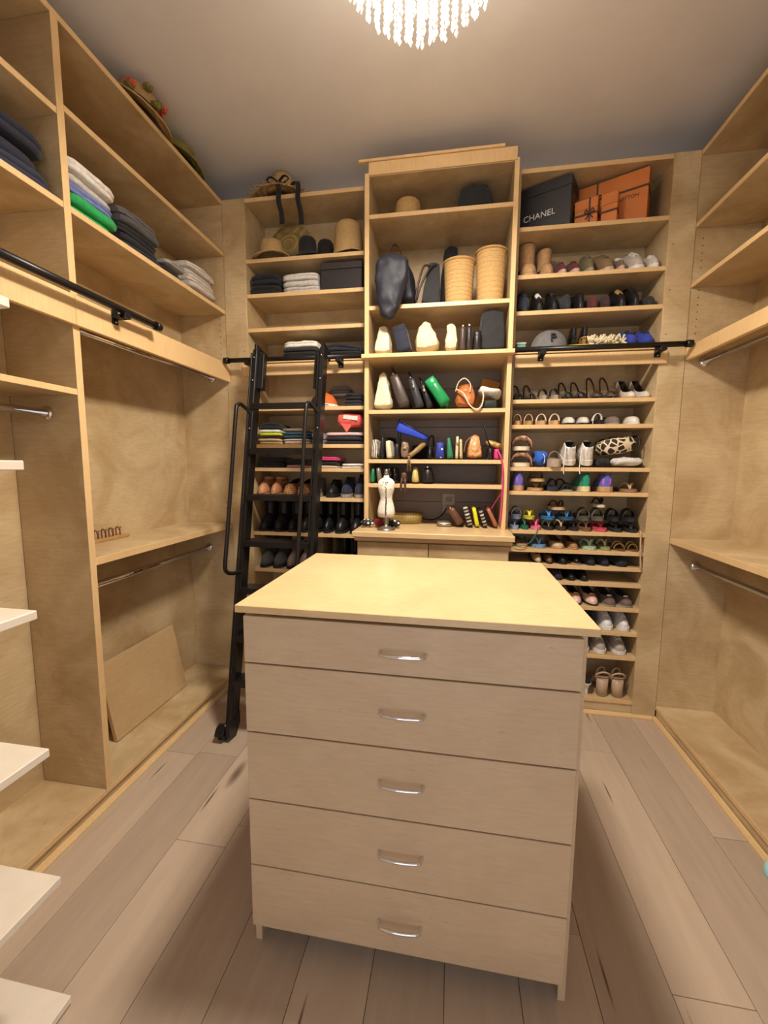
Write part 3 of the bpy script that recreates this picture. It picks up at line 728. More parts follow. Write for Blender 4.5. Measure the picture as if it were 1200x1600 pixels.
rb_.build('ribbon_bow', BLK, h1)
# flowered hat and olive hat on top of the left closet
f1 = hat((-1.37, 1.73, ZT+.050), .080, .085, .150, STRAW3, 'straw hat with red flowers on top of the left closet', 'hats on the left closet', rot=(0, .30, .2), band=BLK)
rnd = random.Random(5); fm = cloth(214, 84, 66); fg = cloth(120, 112, 44)
for k in range(10):
    a = rnd.uniform(-1.5, 1.2); c = fm if k < 6 else fg
    q = MB()
    for j in range(5): q.blob(.022, .014, .022, .9, 3, M=T(.009*math.cos(j*1.257), .009*math.sin(j*1.257), 0, rz=j*1.257))
    q.build('flower', c, f1, loc=(.085*math.cos(a)+.006, .085*math.sin(a), .030+rnd.uniform(0, .05)))
f2 = hat((-1.385, 2.02, ZT+.052), .075, .075, .135, straw(150, 140, 70), 'olive straw hat on top of the left closet near the back corner', 'hats on the left closet', rot=(0, .25, .5), band=BLK)
# hats on the upper left shelf
z = ZLS[0]
hat((xat(452, 2.38, z+.05)-.01, 2.428, z+.141), .070, .030, .140, straw(190, 166, 104), 'wide brimmed straw hat leaning against the back behind the small hats', 'hats on the back left shelf', rot=(1.28, 0, .0), droop=.006)
hat((xat(424, 2.28, z), 2.286, z+.0145), .060, .080, .098, STRAW, 'small straw hat at the left end of the upper left shelf', 'hats on the back left shelf', sx=1.1)
hat((xat(475, 2.30, z)+.022, 2.300, z+.0145), .050, .085, .064, BLK, 'left black felt hat between the straw hats on the upper left shelf', 'hats on the back left shelf', name='felt_hat')
hat((xat(503, 2.36, z)+.010, 2.400, z+.0145), .048, .115, .056, cloth(40, 32, 30), 'right dark felt hat behind the tall straw hat on the upper left shelf', 'hats on the back left shelf', name='felt_hat')
hat((xat(543, 2.30, z), 2.318, z+.0145), .078, .150, .086, STRAW, 'tall crowned straw hat at the right end of the upper left shelf', 'hats on the back left shelf', crown_dent=.006, band=None)
hat((xat(637, YT+.13, 2.54), YT+.14, 2.548), .070, .095, .098, STRAW3, 'round straw hat on the top shelf of the tower', 'straw hats', crown_dent=.004)

# ------------------------------------------------------------------ folded clothes on the left closet
def yat(u, x, z):
    k = (u-600)/FPX; dz = z-CAMZ
    a = _rt.y-k*_fw.y; b = (_rt.x-k*_fw.x)*x+(_rt.z-k*_fw.z)*dz
    return -b/a
G = 'folded clothes in the left closet'
def stackx(y0, y1, z, rows, x=-1.30, d=.20):
    for i, (h, c, lab) in enumerate(rows):
        jit = random.uniform(-.006, .006)
        kk = .90+.10*abs(math.sin(i*3.3+y0*5))
        garment((x-d/2+.012*math.sin(i*2.1+y0*9), (y0+y1)/2+jit, z), (y1-y0-.008)*kk, d, h, c, lab, G, 'x', 1 if i % 2 else 2, seed=i+y0*7, slump=.12 if i == len(rows)-1 else 0); z += h+.0032
zb = 2.1525
stackx(1.300, 1.520, zb, [(.032, cloth(40, 172, 92), 'bright green folded top at the bottom of the first left closet stack'), (.036, cloth(34, 160, 84), 'upper of two green folded tops in the left closet'),
    (.032, cloth(112, 124, 178), 'lavender blue folded top above the green tops'), (.026, cloth(196, 190, 184), 'light grey folded top under the white sweater'), (.042, cloth(226, 220, 212), 'white folded sweater on top of the green and blue stack')])
stackx(1.530, 1.760, zb, [(.030, cloth(34, 36, 46), 'navy folded garment at the bottom of the dark closet stack'), (.030, BLK, 'black folded garment second from the bottom of the dark stack'), (.028, cloth(30, 30, 34), 'black folded garment under the charcoal ones'),
    (.028, cloth(78, 76, 78), 'charcoal folded sweater in the dark closet stack'), (.030, cloth(92, 88, 86), 'rolled grey sweater on top of the dark closet stack')])
stackx(1.770, 1.925, zb, [(.020, cloth(110, 104, 98), 'patterned grey folded garment beside the dark stack'), (.026, BLK, 'black folded garment on the low stack beside the grey towels'), (.022, cloth(150, 146, 140), 'pale folded garment on the low middle stack')])
stackx(1.945, 2.200, zb, [(.026, cloth(196, 180, 164), 'lowest folded beige garment in the stack at the closet end'), (.026, cloth(198, 188, 178), 'second folded pale garment from the bottom at the closet end'), (.026, cloth(206, 196, 186), 'third folded pale garment from the bottom at the closet end'),
    (.026, cloth(190, 180, 172), 'fourth folded pale garment from the bottom at the closet end'), (.026, cloth(208, 200, 192), 'top folded pale grey garment in the stack at the closet end')])
stackx(.93, 1.235, zb, [(.05, cloth(36, 40, 58), 'bottom pair of dark folded jeans near the left edge'), (.05, cloth(30, 34, 52), 'middle pair of dark folded jeans near the left edge'), (.055, cloth(26, 28, 44), 'top pair of dark folded jeans near the left edge')], d=.22)

# ------------------------------------------------------------------ clothes and boxes on the back left shelves
G = 'folded clothes on the back left shelves'
def stacky(u0, u1, z, rows, d=.19, y=YB+.008):
    for i, row in enumerate(rows):
        h, c, lab = row[:3]
        x, w = place_y(u0, u1, z)
        garment((x+.004*math.sin(i*2.3+u0), y+d/2+.004*abs(math.sin(i*1.7+u0)), z), (w-.005)*(.92+.08*abs(math.sin(i*2.9+u0))), d, h, c, lab, G, 'y', row[3] if len(row) > 3 else (1 if h < .024 or i % 2 else 2), seed=i+u0*.37, slump=row[4] if len(row) > 4 else 0); z += h+.0032
WHT = cloth(224, 218, 208); LGR = cloth(198, 194, 188)
z = ZLS[1]+.0005
stacky(390, 438, z, [(.052, BLK, 'black folded knit beside the pale towels'), (.050, cloth(26, 28, 38), 'upper black folded knit beside the pale towels', 2, .1)])
stacky(441, 499, z, [(.030, LGR, 'bottom pale grey towel of three beside the dark box'), (.030, cloth(204, 200, 194), 'middle pale grey towel of three beside the dark box'), (.030, cloth(210, 206, 200), 'top pale grey towel of three beside the dark box', 2, .1)])
z = ZLS[3]+.0005
stacky(441, 497, z, [(.016, WHT, 'white folded shirt at the bottom of the stack behind the left rail'), (.018, BLK, 'black folded shirt between white ones behind the left rail'), (.017, cloth(40, 40, 44), 'charcoal folded shirt behind the left rail'), (.030, cloth(230, 226, 216), 'white folded sweater on top behind the left rail', 2, .12)])
stacky(500, 566, z, [(.030, BLK, 'lower black folded sweater behind the left rail'), (.038, cloth(30, 32, 40), 'upper black folded sweater behind the left rail', 2, .3)])
z = ZLS[4]+.0005
stacky(538, 569, z, [(.032, cloth(34, 34, 40), 'black folded jersey under the left rail beside the orange cap'), (.034, BLK, 'upper black folded jersey under the left rail', 2, .15)], d=.10)
z = ZLS[5]+.0005
stacky(404, 440, z, [(.016, cloth(190, 174, 110), 'olive folded shirt at the bottom left behind the ladder'), (.012, cloth(214, 178, 150), 'peach folded shirt in the stack behind the ladder'), (.012, BLK, 'thin black folded shirt under the lime one'), (.014, cloth(206, 214, 40), 'lime yellow folded shirt behind the ladder'), (.016, cloth(216, 220, 208), 'pale striped folded shirt over the lime one'), (.034, BLK, 'black folded sweater on top of the lime stack behind the ladder', 2, .3)], d=.16)
stacky(442, 484, z, [(.018, cloth(214, 184, 156), 'peach folded shirt under the teal stack behind the ladder'), (.010, cloth(220, 214, 206), 'white folded shirt under the teal ones'), (.016, cloth(36, 66, 84), 'teal folded shirt behind the ladder'), (.014, cloth(50, 80, 98), 'blue green folded shirt behind the ladder'), (.018, cloth(120, 108, 94), 'taupe folded garment on top of the teal stack')], d=.15)
stacky(487, 503, z, [(.030, cloth(150, 146, 142), 'grey folded garment between the ladder stiles'), (.034, cloth(178, 168, 166), 'pale folded garment between the ladder stiles')], d=.15)
stacky(506, 568, z, [(.018, BLK, 'black folded garment under the coral bag'), (.022, cloth(40, 36, 40), 'dark folded garment under the coral bag'), (.018, mat_stripes('pink_stripes', [srgb(206, 150, 160), srgb(228, 214, 210)], 120), 'pink and white striped folded shirt under the coral bag')], d=.19)
z = ZLS[6]+.0005
stacky(402, 443, z, [(.032, BLK, 'black folded trousers at the left below the lime shirts'), (.026, cloth(28, 28, 34), 'upper black folded trousers below the lime shirts', 2, .15)])
stacky(446, 482, z, [(.016, cloth(170, 116, 124), 'mauve folded shirt behind the ladder hand rail'), (.030, BLK, 'black folded garment on the mauve shirt')])
stacky(487, 529, z, [(.014, cloth(196, 176, 150), 'beige folded garment under the magenta one'), (.022, BLK, 'black folded garment under the magenta one'), (.020, cloth(206, 52, 112), 'magenta folded shirt on the middle left shelf', 2, .2)])
stacky(533, 569, z, [(.010, WHT, 'lower white folded shirt beside the tower'), (.012, cloth(232, 228, 222), 'upper white folded shirt beside the tower')])

# dark box
x0, x1 = xat(502, YB+.02, 2.24), xat(566, YB+.02, 2.24)
t = thing('storage_box', 'dark brown lidded box beside the pale grey towels', 'box', ((x0+x1)/2, YB+.105, ZLS[1]+.0005))
w = x1-x0
MB().cbox(-w/2, w/2, -.09, .10, 0, .105, .003).build('body', mat_plain('dark_card', srgb(40, 34, 36), .5), t)
MB().cbox(-w/2-.002, w/2+.002, -.093, .103, .105, .140, .003).build('lid', mat_plain('dark_card2', srgb(46, 40, 42), .5), t)
# cap with orange crown and white brim, grey shirt
t = thing('baseball_cap', 'orange and brown cap with white brim edge under the left rail', 'cap', (xat(505, YB+.07, 1.66), YB+.085, ZLS[4]+.0005))
mb = MB(); rg = []
for q in range(8):
    a = PI/2*q/7; rg.append([(.078*math.cos(a)*math.cos(2*PI*k/20), .072*math.cos(a)*math.sin(2*PI*k/20), .012+.075*math.sin(a)) for k in range(20)])
mb.rings(rg, True, False).build('crown', mat_stripes('cap_panels', [srgb(206, 104, 38), srgb(206, 104, 38), srgb(120, 84, 72), srgb(120, 84, 72)], 6.2, 'X'), t)
def brim(nm, m, dz, k, y0=-.02, wd=.085, ln=.10, rz=0.0, par=None):
    b = MB(); rr = []
    for i in range(13):
        a = PI+PI*i/12
        p = lambda s_, dzz: (wd*math.cos(a)*s_, y0+ln*math.sin(a)*s_*.6, dz+dzz-.010*abs(math.cos(a))**2*0)
        rr.append([p(.55, .004), p(k, 0), p(k, .005), p(.55, .010)])
    o = b.rings(rr, True, True).build(nm, m, par); o.rotation_euler = (0, 0, rz); return o
brim('brim', cloth(30, 28, 30), .005, 1.0, rz=-.75, par=t)
brim('brim_edge', WHT, .000, 1.06, rz=-.75, par=t)
MB().lathe([(.080, .0), (.084, .004), (.083, .016), (.078, .018)], 28, sy=.95).build('crown_band', WHT, t)
garment((xat(533, YB+.15, 1.7), YB+.168, ZLS[4]+.071), .13, .12, .060, cloth(110, 106, 106), 'crumpled grey shirt on top of the black jerseys', 'folded clothes on the back left shelves', layers=3, seed=4, slump=.4)
# coral pouch with white label
x, w = place_y(525, 565, 1.49); zc = ZLS[5]+.096
t = thing('coral_pouch', 'coral pink drawstring pouch with white label on the folded clothes', 'bag', (x, YB+.10, zc))
MB().blob(w*1.0, .17, .075, .5, 8, wr=.006, seed=3, fr=22).build('body', cloth(222, 92, 82), t)
MB().cbox(-.035, .045, -.088, -.084, .038, .060, .001, M=T(rz=.0, ry=.12)).build('label_patch', WHT, t)
MB().rings([[(-.045, -.082, .02), (.02, -.084, .01), (-.01, -.086, -.032)], [(-.045, -.085, .02), (.02, -.087, .01), (-.01, -.089, -.032)]], True, True, smooth=False).build('flap', cloth(226, 98, 88), t)

# ================================================================== boxes, cap and shoes on the back right shelves
def text_mesh(txt, size, m, parent, M, ext=.0006, name='lettering'):
    cu = bpy.data.curves.new('txt', 'FONT'); cu.body = txt; cu.size = size; cu.extrude = ext; cu.align_x = 'CENTER'; cu.align_y = 'CENTER'
    tmp = bpy.data.objects.new('txt', cu); COL.objects.link(tmp)
    me = bpy.data.meshes.new_from_object(tmp.evaluated_get(bpy.context.evaluated_depsgraph_get()))
    bpy.data.objects.remove(tmp); bpy.data.curves.remove(cu)
    me.materials.clear(); me.materials.append(m); me.name = name
    o = link(name, me, parent); o.matrix_local = M
    return o
WHITE_INK = mat_plain('white_print', srgb(225, 225, 225), .5, 0, .02, 10, 0)
BOXBLK = mat_plain('black_box_card', srgb(34, 36, 42), .45, 0, .08, 6, .02)
ORANGE = mat_plain('orange_box_card', srgb(206, 118, 48), .5, 0, .06, 8, .03)
BROWNRIB = mat_plain('brown_ribbon', srgb(74, 44, 32), .5)
zr = ZRS[0]+.0008
yb_ = YB+.012
hh = .228; w = .255; BR = -.45
t = thing('gift_box', 'large black box with white lettering on the top right shelf', 'box', (.432, 2.357, zr), rz=BR, group='boxes on the top right shelf')
MB().cbox(-w/2, w/2, -.060, .060, 0, hh*.80, .002).build('body', BOXBLK, t)
MB().cbox(-w/2-.002, w/2+.002, -.062, .062, hh*.80, hh, .002).build('lid', BOXBLK, t)
text_mesh('CHANEL', .040, WHITE_INK, t, T(-.020, -.0635, .082, rx=PI/2))
def obox(x, y, w, d, h, label, ribbon, lidk, txt=None, rz=BR):
    t = thing('gift_box', label, 'box', (x, y, zr), rz=rz, group='boxes on the top right shelf')
    MB().cbox(-w/2, w/2, -d/2, d/2, 0, h*lidk, .0015).build('body', ORANGE, t)
    MB().cbox(-w/2-.0015, w/2+.0015, -d/2-.0015, d/2+.0015, h*lidk, h, .0015).build('lid', ORANGE, t)
    if ribbon[0] is not None: MB().box(-w/2-.003, w/2+.003, -d/2-.003, d/2+.003, h*ribbon[0]-.004, h*ribbon[0]+.004).build('ribbon', BROWNRIB, t)
    if ribbon[1] is not None:
        rx_ = w*ribbon[1]
        MB().box(rx_-.004, rx_+.004, -d/2-.0035, d/2+.0035, .001, h+.0015).build('ribbon', BROWNRIB, t)
        bw = MB(); bz = h*(ribbon[0] or .5)
        for sg in (-1, 1):
            bw.tube(smooth_path([(rx_, -d/2-.005, bz), (rx_+sg*.014, -d/2-.010, bz+.016), (rx_+sg*.020, -d/2-.006, bz+.004), (rx_, -d/2-.005, bz)], 4), .0025, 5)
            bw.tube([(rx_, -d/2-.005, bz), (rx_+sg*.016, -d/2-.006, bz-.024)], .0022, 5)
        bw.build('bow', BROWNRIB, t)
    if txt: text_mesh(txt, .022, BROWNRIB, t, T(w*.22, -d/2-.001, h*.52, rx=PI/2))
    return t
obox(.745, 2.362, .300, .095, .228, 'largest orange box standing at the right end of the top shelf', (.66, -.22), .66, 'VUITTON')
obox(.607, 2.296, .100, .050, .120, 'small orange box tied with brown ribbon beside the black box', (.42, .16), .62)
obox(.702, 2.268, .068, .040, .128, 'narrow orange box leaning in front of the largest orange box', (.36, None), .60)

def row(z, items, place, group, yf=YB+.006):
    for it in items:
        kind, u0, u1, cu, cs, desc = it[:6]; op = dict(it[6]) if len(it) > 6 else {}
        dy = op.pop('dy', 0); dz = op.pop('dz', 0); rz = op.pop('rz', 0.0); L = op.pop('L', .215); wk = op.pop('wk', .95)
        yc = yf+dy
        xa, xb = xat(u0, yc+.04, z+.03), xat(u1, yc+.04, z+.03); W = op.pop('W', (xb-xa)*wk)
        ext_ = abs(math.cos(rz))*L/2+abs(math.sin(rz))*W/2
        ex = abs(math.cos(rz))*W*.535+abs(math.sin(rz))*L/2+.002; xc = (xa+xb)/2; lo_, hi_ = (.288, .953) if xc > 0 else (-1.143, -.486)
        xc = min(max(xc, lo_+ex), hi_-ex)
        shoe(kind, (xc, yc+ext_+.004, z+.0008+dz), rz, L, W, cu, cs, desc+(' '+place if place else ''), group, **op)
SG = 'shoes on the back right shelves'
def c_(r_, g, b): return leather(r_, g, b)
TAN = cloth(186, 146, 100); MAROON = cloth(92, 40, 40); OLIVE = cloth(108, 98, 66); PALE = cloth(200, 190, 178); GREY = cloth(150, 146, 140)
BK = leather(26, 25, 27); BKS = mat_plain('black_rubber', srgb(22, 21, 22), .6); NV = cloth(32, 36, 58); WL = leather(226, 222, 216); GUM = mat_plain('tan_rubber', srgb(190, 150, 108), .6)
GOLD = mat_plain('gold_leather', srgb(196, 160, 104), .35, .4); CREAM = cloth(222, 208, 180); GREYS = mat_plain('grey_sole', srgb(150, 140, 128), .7)
PINKS = mat_plain('pink_sole', srgb(200, 164, 150), .6); WSOLE = RUBBER_W
row(ZRS[1], [
    ('boot', 811, 842, TAN, GUM, 'larger tan suede boot at the left end', dict(h=1.13, L=.20)),
    ('boot', 843, 868, TAN, GUM, 'smaller tan suede boot behind its pair', dict(h=1.0, L=.19, dy=.02)),
    ('sneaker', 870, 887, MAROON, PINKS, 'left dark red sneaker', dict(extra=MAROON)),
    ('sneaker', 889, 908, MAROON, PINKS, 'right dark red sneaker', dict(extra=MAROON)),
    ('sneaker', 912, 930, OLIVE, GREYS, 'left olive green lace-up shoe', dict(h=1.4, extra=OLIVE)),
    ('sneaker', 936, 954, cloth(128, 104, 70), PINKS, 'brown olive lace-up shoe turned sideways', dict(rz=.22, L=.20, W=.066, h=1.3, extra=OLIVE)),
    ('sneaker', 962, 977, cloth(116, 96, 76), PINKS, 'taupe lace-up shoe beside the pale sneakers'),
    ('sneaker', 981, 1004, cloth(186, 176, 166), WSOLE, 'pale grey knit sneaker', dict(rz=.16, W=.074, L=.20, h=1.3)),
    ('sneaker', 1012, 1030, cloth(206, 198, 190), WSOLE, 'white sneaker at the right end', dict(L=.20)),
], 'on the shelf below the boxes', SG)
row(ZRS[2], [
    ('sneaker', 809, 830, NV, BKS, 'navy shoe at the left end', dict(extra=NV, h=1.5)),
    ('sneaker', 832, 852, BK, BKS, 'black shoe with white laces', dict(extra=WL, h=1.35)),
    ('sneaker', 856, 874, BK, BKS, 'black sneaker third from the left', dict(extra=BK, h=1.42)),
    ('clog', 876, 894, cloth(40, 44, 52), BKS, 'charcoal clog in the middle left', dict(h=2.4)),
    ('clog', 897, 915, BK, BKS, 'black clog in the middle', dict(h=2.6)),
    ('flat', 918, 936, MAROON, BKS, 'dark maroon flat in the middle right', dict(h=2.0)),
    ('flat', 938, 955, cloth(60, 34, 38), BKS, 'second dark maroon flat', dict(h=1.9)),
    ('sneaker', 960, 980, BK, BKS, 'black trainer with gold trim', dict(extra=GOLD, h=1.3)),
    ('sneaker', 982, 1001, BK, BKS, 'black trainer second from the right end', dict(extra=BK, h=1.42)),
    ('clog', 1003, 1026, cloth(40, 40, 34), BKS, 'black olive clog at the right end', dict(h=1.5)),
], 'on the dark shoe shelf', SG)
# rail shelf
zr = ZRS[3]
BLUE = cloth(44, 62, 168)
row(zr, [
    ('pump', 886, 901, BK, BK, 'left black high heel beside the grey cap', dict(rz=PI, extra=None, dy=.05, L=.18)),
    ('pump', 903, 918, BK, GOLD, 'right black high heel with gold edge beside the grey cap', dict(rz=PI, dy=.05, L=.18)),
    ('flat', 926, 944, MAROON, BKS, 'left maroon flat behind the white duster', dict(dy=.07, L=.16, h=1.3)),
    ('flat', 948, 966, MAROON, BKS, 'right maroon flat behind the white duster', dict(dy=.07, L=.16, h=1.3)),
    ('sneaker', 975, 997, BLUE, NV, 'left blue shoe above the right rail', dict(extra=NV, h=1.1, lining=NV)),
    ('sneaker', 1000, 1024, BLUE, NV, 'right blue shoe above the right rail', dict(extra=NV, h=1.1, lining=NV)),
], '', SG)
t = thing('baseball_cap', 'grey cap with letter P above the right rail', 'cap', (xat(857, YB+.09, 1.88), YB+.095, zr+.0008))
mb = MB(); rg = []
for q in range(9):
    a = PI/2*q/8; rg.append([(.092*math.cos(a)**.8*math.cos(2*PI*k/24), .080*math.cos(a)**.8*math.sin(2*PI*k/24), .006+.105*math.sin(a)) for k in range(24)])
CAPG = cloth(112, 110, 110)
mb.rings(rg, True, False).build('crown', CAPG, t)
brim('brim', cloth(70, 68, 70), .002, 1.0, y0=-.03, wd=.07, ln=.09, rz=.6, par=t)
MB().blob(.012, .012, .007, .8, 3, M=T(0, 0, .109)).build('top_button', CAPG, t)
text_mesh('P', .058, cloth(34, 32, 36), t, T(.004, -.079, .056, rx=PI/2-.32), ext=.004)
# duster
xa = xat(883, YB+.018, zr); xb = xat(921, YB+.018, zr); xc = xat(974, YB+.018, zr)
t = thing('cleaning_duster', 'white fluffy duster with yellow handle lying above the right rail', 'duster', (xb, YB+.030, zr+.0008))
MB().tube([(xa-xb, -.006, .010), (xa-xb+.03, -.006, .011), (-.02, -.002, .015), (.0, 0, .018)], [.007, .009, .008, .006], 10).build('handle', mat_plain('yellow_plastic', srgb(226, 196, 40), .4), t)
rnd = random.Random(11); mb = MB(); ln = xc-xb
for k in range(110):
    px = rnd.uniform(.0, ln); a = rnd.uniform(-.3, PI+.3); r0 = .012; r1 = .030+rnd.uniform(0, .018)
    mb.tube([(px, .004+r0*math.cos(a), .020+r0*math.sin(a)), (px+rnd.uniform(-.01, .01), .004+r1*math.cos(a), max(.006, .020+r1*math.sin(a)))], [.006, .0045], 5)
o = mb.build('mop_head', cloth(226, 214, 178), t)
MB().tube([(0, .004, .020), (ln, .004, .020)], .012, 8).build('core', cloth(210, 196, 160), t)
# teal trinket box
t = thing('trinket_box', 'small teal box with a clear lid at the left end above the right rail', 'box', (xat(813, YB+.04, zr), YB+.045, zr+.0008))
MB().cbox(-.022, .022, -.03, .03, 0, .030, .003).build('body', mat_plain('teal_card', srgb(96, 150, 138), .5), t)
MB().cbox(-.024, .024, -.032, .032, .030, .038, .002).build('lid', mat_plain('pale_card', srgb(190, 196, 186), .4), t)
row(ZRS[4], [
    ('strappy', 803, 819, BK, BK, 'left black sandal with gold beads', dict(extra=GOLD)),
    ('strappy', 822, 838, BK, BK, 'right black sandal with gold beads', dict(extra=GOLD)),
    ('slide', 842, 857, BK, GREYS, 'left black slide with pale footbed', dict(lining=GREYS)),
    ('slide', 860, 875, BK, GREYS, 'right black slide with pale footbed', dict(lining=GREYS)),
    ('strappy', 880, 897, BK, BK, 'left black ankle strap sandal', dict(h=1.1)),
    ('strappy', 900, 918, BK, BK, 'right black ankle strap sandal', dict(h=1.1)),
    ('strappy', 926, 944, leather(60, 34, 26), BK, 'left sandal with a tall brown ankle loop', dict(h=1.3, lining=GREYS)),
    ('strappy', 948, 967, leather(60, 34, 26), BK, 'right sandal with a tall brown ankle loop', dict(h=1.3, lining=GREYS)),
    ('pump', 976, 995, leather(214, 204, 190), GOLD, 'left pale pointed heel'),
    ('pump', 1000, 1019, leather(214, 204, 190), GOLD, 'right pale pointed heel'),
], 'on the first shelf below the right rail', SG)
row(ZRS[5], [
    ('slide', 801, 816, leather(206, 168, 140), GOLD, 'left rose gold slide'),
    ('slide', 819, 834, leather(206, 168, 140), GOLD, 'right rose gold slide'),
    ('slide', 838, 855, CREAM, GUM, 'left cream braided slide'),
    ('slide', 859, 876, CREAM, GUM, 'right cream braided slide'),
    ('flat', 881, 901, leather(214, 210, 200), BK, 'left black flat with white rim', dict(lining=cloth(24, 50, 46))),
    ('flat', 904, 923, leather(214, 210, 200), BK, 'right black flat with white rim', dict(lining=cloth(24, 50, 46))),
    ('slide', 927, 943, WL, BK, 'white strapped slide'),
    ('flat', 948, 971, cloth(120, 104, 96), GREYS, 'grey brown flat', dict(lining=cloth(96, 82, 76))),
    ('flat', 979, 1002, leather(226, 220, 206), WSOLE, 'white flat at the right end', dict(lining=cloth(150, 118, 90))),
], 'on the second shelf below the right rail', SG)
# --- shelf with the giraffe bag
z = ZRS[6]+.0008
FLUFF = mat_spots('brown_fluff', srgb(120, 70, 48), srgb(214, 176, 150), 60, .35, .6, 'noise', .9)
row(ZRS[6], [('slipper', 798, 830, FLUFF, CREAM, 'lower cream slipper with brown fluff on the giraffe bag shelf', dict(L=.20, h=1.1)),
             ('slipper', 799, 829, FLUFF, CREAM, 'upper cream slipper with brown fluff stacked on the giraffe bag shelf', dict(L=.20, dz=.084, h=1.1)),
             ('sneaker', 878, 903, WL, WSOLE, 'left white sneaker heel outwards beside the giraffe bag', dict(rz=PI-.1, L=.19, h=1.05, extra=WL, W=.085, tilt=-.42, dz=.046, dy=.012)),
             ('sneaker', 907, 929, WL, WSOLE, 'right white sneaker heel outwards beside the giraffe bag', dict(rz=PI-.1, L=.19, h=1.05, extra=WL, W=.078, tilt=-.42, dz=.046, dy=.012)),
             ], '', SG)
for u, dd, l_ in ((881, .004, 'left'), (906, .006, 'right')):
    p = at(u, 741, y=YB-.008); q = xat(u, YB-.004, 1.34)
    o = MB().tube(smooth_path([(q+.010, YB+.004, ZRS[6]+.105), (q+.004, YB-.003, ZRS[6]+.06), (q, YB-.005, ZRS[6]+.0), (p.x, YB-.006, p.z)], 5), .0026, 6).build('shoelace', RUBBER_W)
    tag(o, l_+' pale shoelace hanging down over the shelf edge from the white sneakers', 'shoelace', 'hanging shoelaces')
x, w = place_y(834, 872, z)
t = thing('blue_pouch', 'bright blue cloth pouch between the slippers and white sneakers', 'bag', (x-.020, YB+.085, z+.008))
MB().blob(w*.55, .15, .075, .7, 8, wr=.010, seed=2, fr=20).build('body', cloth(36, 92, 190), t)
MB().tube(smooth_path([(0, -.074, .06), (.01, -.080, .04), (.006, -.082, .010)], 4), .002, 5).build('drawstring', WHT, t)
x, w = place_y(855, 874, z)
t = thing('wedge_sandal', 'taupe wedge sandal seen sole first beside the blue pouch', 'sandal', (x+.004, YB+.06, z), rot=(0, 0, 0), group=SG)
sole(MB(), .17, w*1.1, .036, thb=.05).build('sole', cloth(168, 150, 132), t)
MB().tube(arc(0, .03, w*.5, .05, PI, 0, 10, -.03), .008, 6, flat=.5).build('strap', leather(120, 100, 86), t)
# giraffe print bag
GIR = mat_spots('giraffe_print', srgb(226, 212, 178), srgb(44, 28, 22), 30, .07, .10)
xg0, xg1 = xat(936, YB+.05, 1.36), xat(1008, YB+.05, 1.36)
xg1 -= .028
t = thing('giraffe_bag', 'giraffe print bag lying on a white cloth on the middle right shelf', 'bag', ((xg0+xg1)/2, YB+.10, ZRS[6]+.066), rot=(0, -.16, .10))
MB().blob((xg1-xg0), .15, .095, .75, 9, wr=.003, seed=8).build('body', GIR, t)
MB().tube(smooth_path([((xg1-xg0)*.35, -.03, .075), ((xg1-xg0)*.46, -.06, .078), ((xg1-xg0)*.48, -.07, .05), ((xg1-xg0)*.42, -.07, .02)], 4), .005, 6).build('strap', BK, t)
x, w = place_y(958, 1010, z)
o = MB().blob(w*.94, .15, .044, .8, 12, wr=.008, seed=12, fr=18).build('folded_cloth', cloth(212, 208, 204)); o.location = (x, YB+.088, z+.008)
tag(o, 'crumpled white cloth under the giraffe print bag', 'cloth')
x, w = place_y(934, 954, z)
o = MB().blob(w, .14, .040, .7, 6, wr=.006, seed=5, fr=26).build('black_pouch', BLK); o.location = (x, YB+.085, z+.006)
tag(o, 'black pouch under the left end of the giraffe print bag', 'bag')
# --- colourful sneaker shelf
PURP = mat_plain('purple_knit', srgb(196, 92, 200), .7); BLUP = cloth(92, 98, 186); GRN = cloth(30, 140, 112)
row(ZRS[7], [
    ('sneaker', 799, 821, BLUP, GUM, 'blue sneaker with pink heel tab at the left end', dict(rz=PI, extra=PURP, L=.20, h=1.0)),
    ('flipflop', 825, 851, leather(150, 116, 70), GUM, 'tan flip flop under another one', dict(lining=leather(170, 140, 96))),
    ('flipflop', 827, 853, leather(120, 90, 50), leather(190, 160, 110), 'tan flip flop stacked on top', dict(dz=.048, L=.20)),
    ('slide', 857, 873, NV, NV, 'navy slide beside the tan flip flops'),
    ('strappy', 877, 897, BK, leather(150, 160, 150), 'black and white strappy sandal', dict(h=.55)),
    ('sneaker', 902, 925, GRN, leather(216, 208, 160), 'green sneaker with cream sole seen from the heel', dict(rz=PI, extra=GRN, h=.95)),
    ('sneaker', 935, 963, BLUP, GUM, 'large blue sneaker with pink heel tab at the right', dict(rz=PI-.12, extra=PURP, L=.20, W=.088, h=.92)),
    ('flipflop', 972, 998, leather(196, 160, 120), leather(150, 116, 84), 'thin tan sandal at the right end'),
], 'below the giraffe bag', SG)
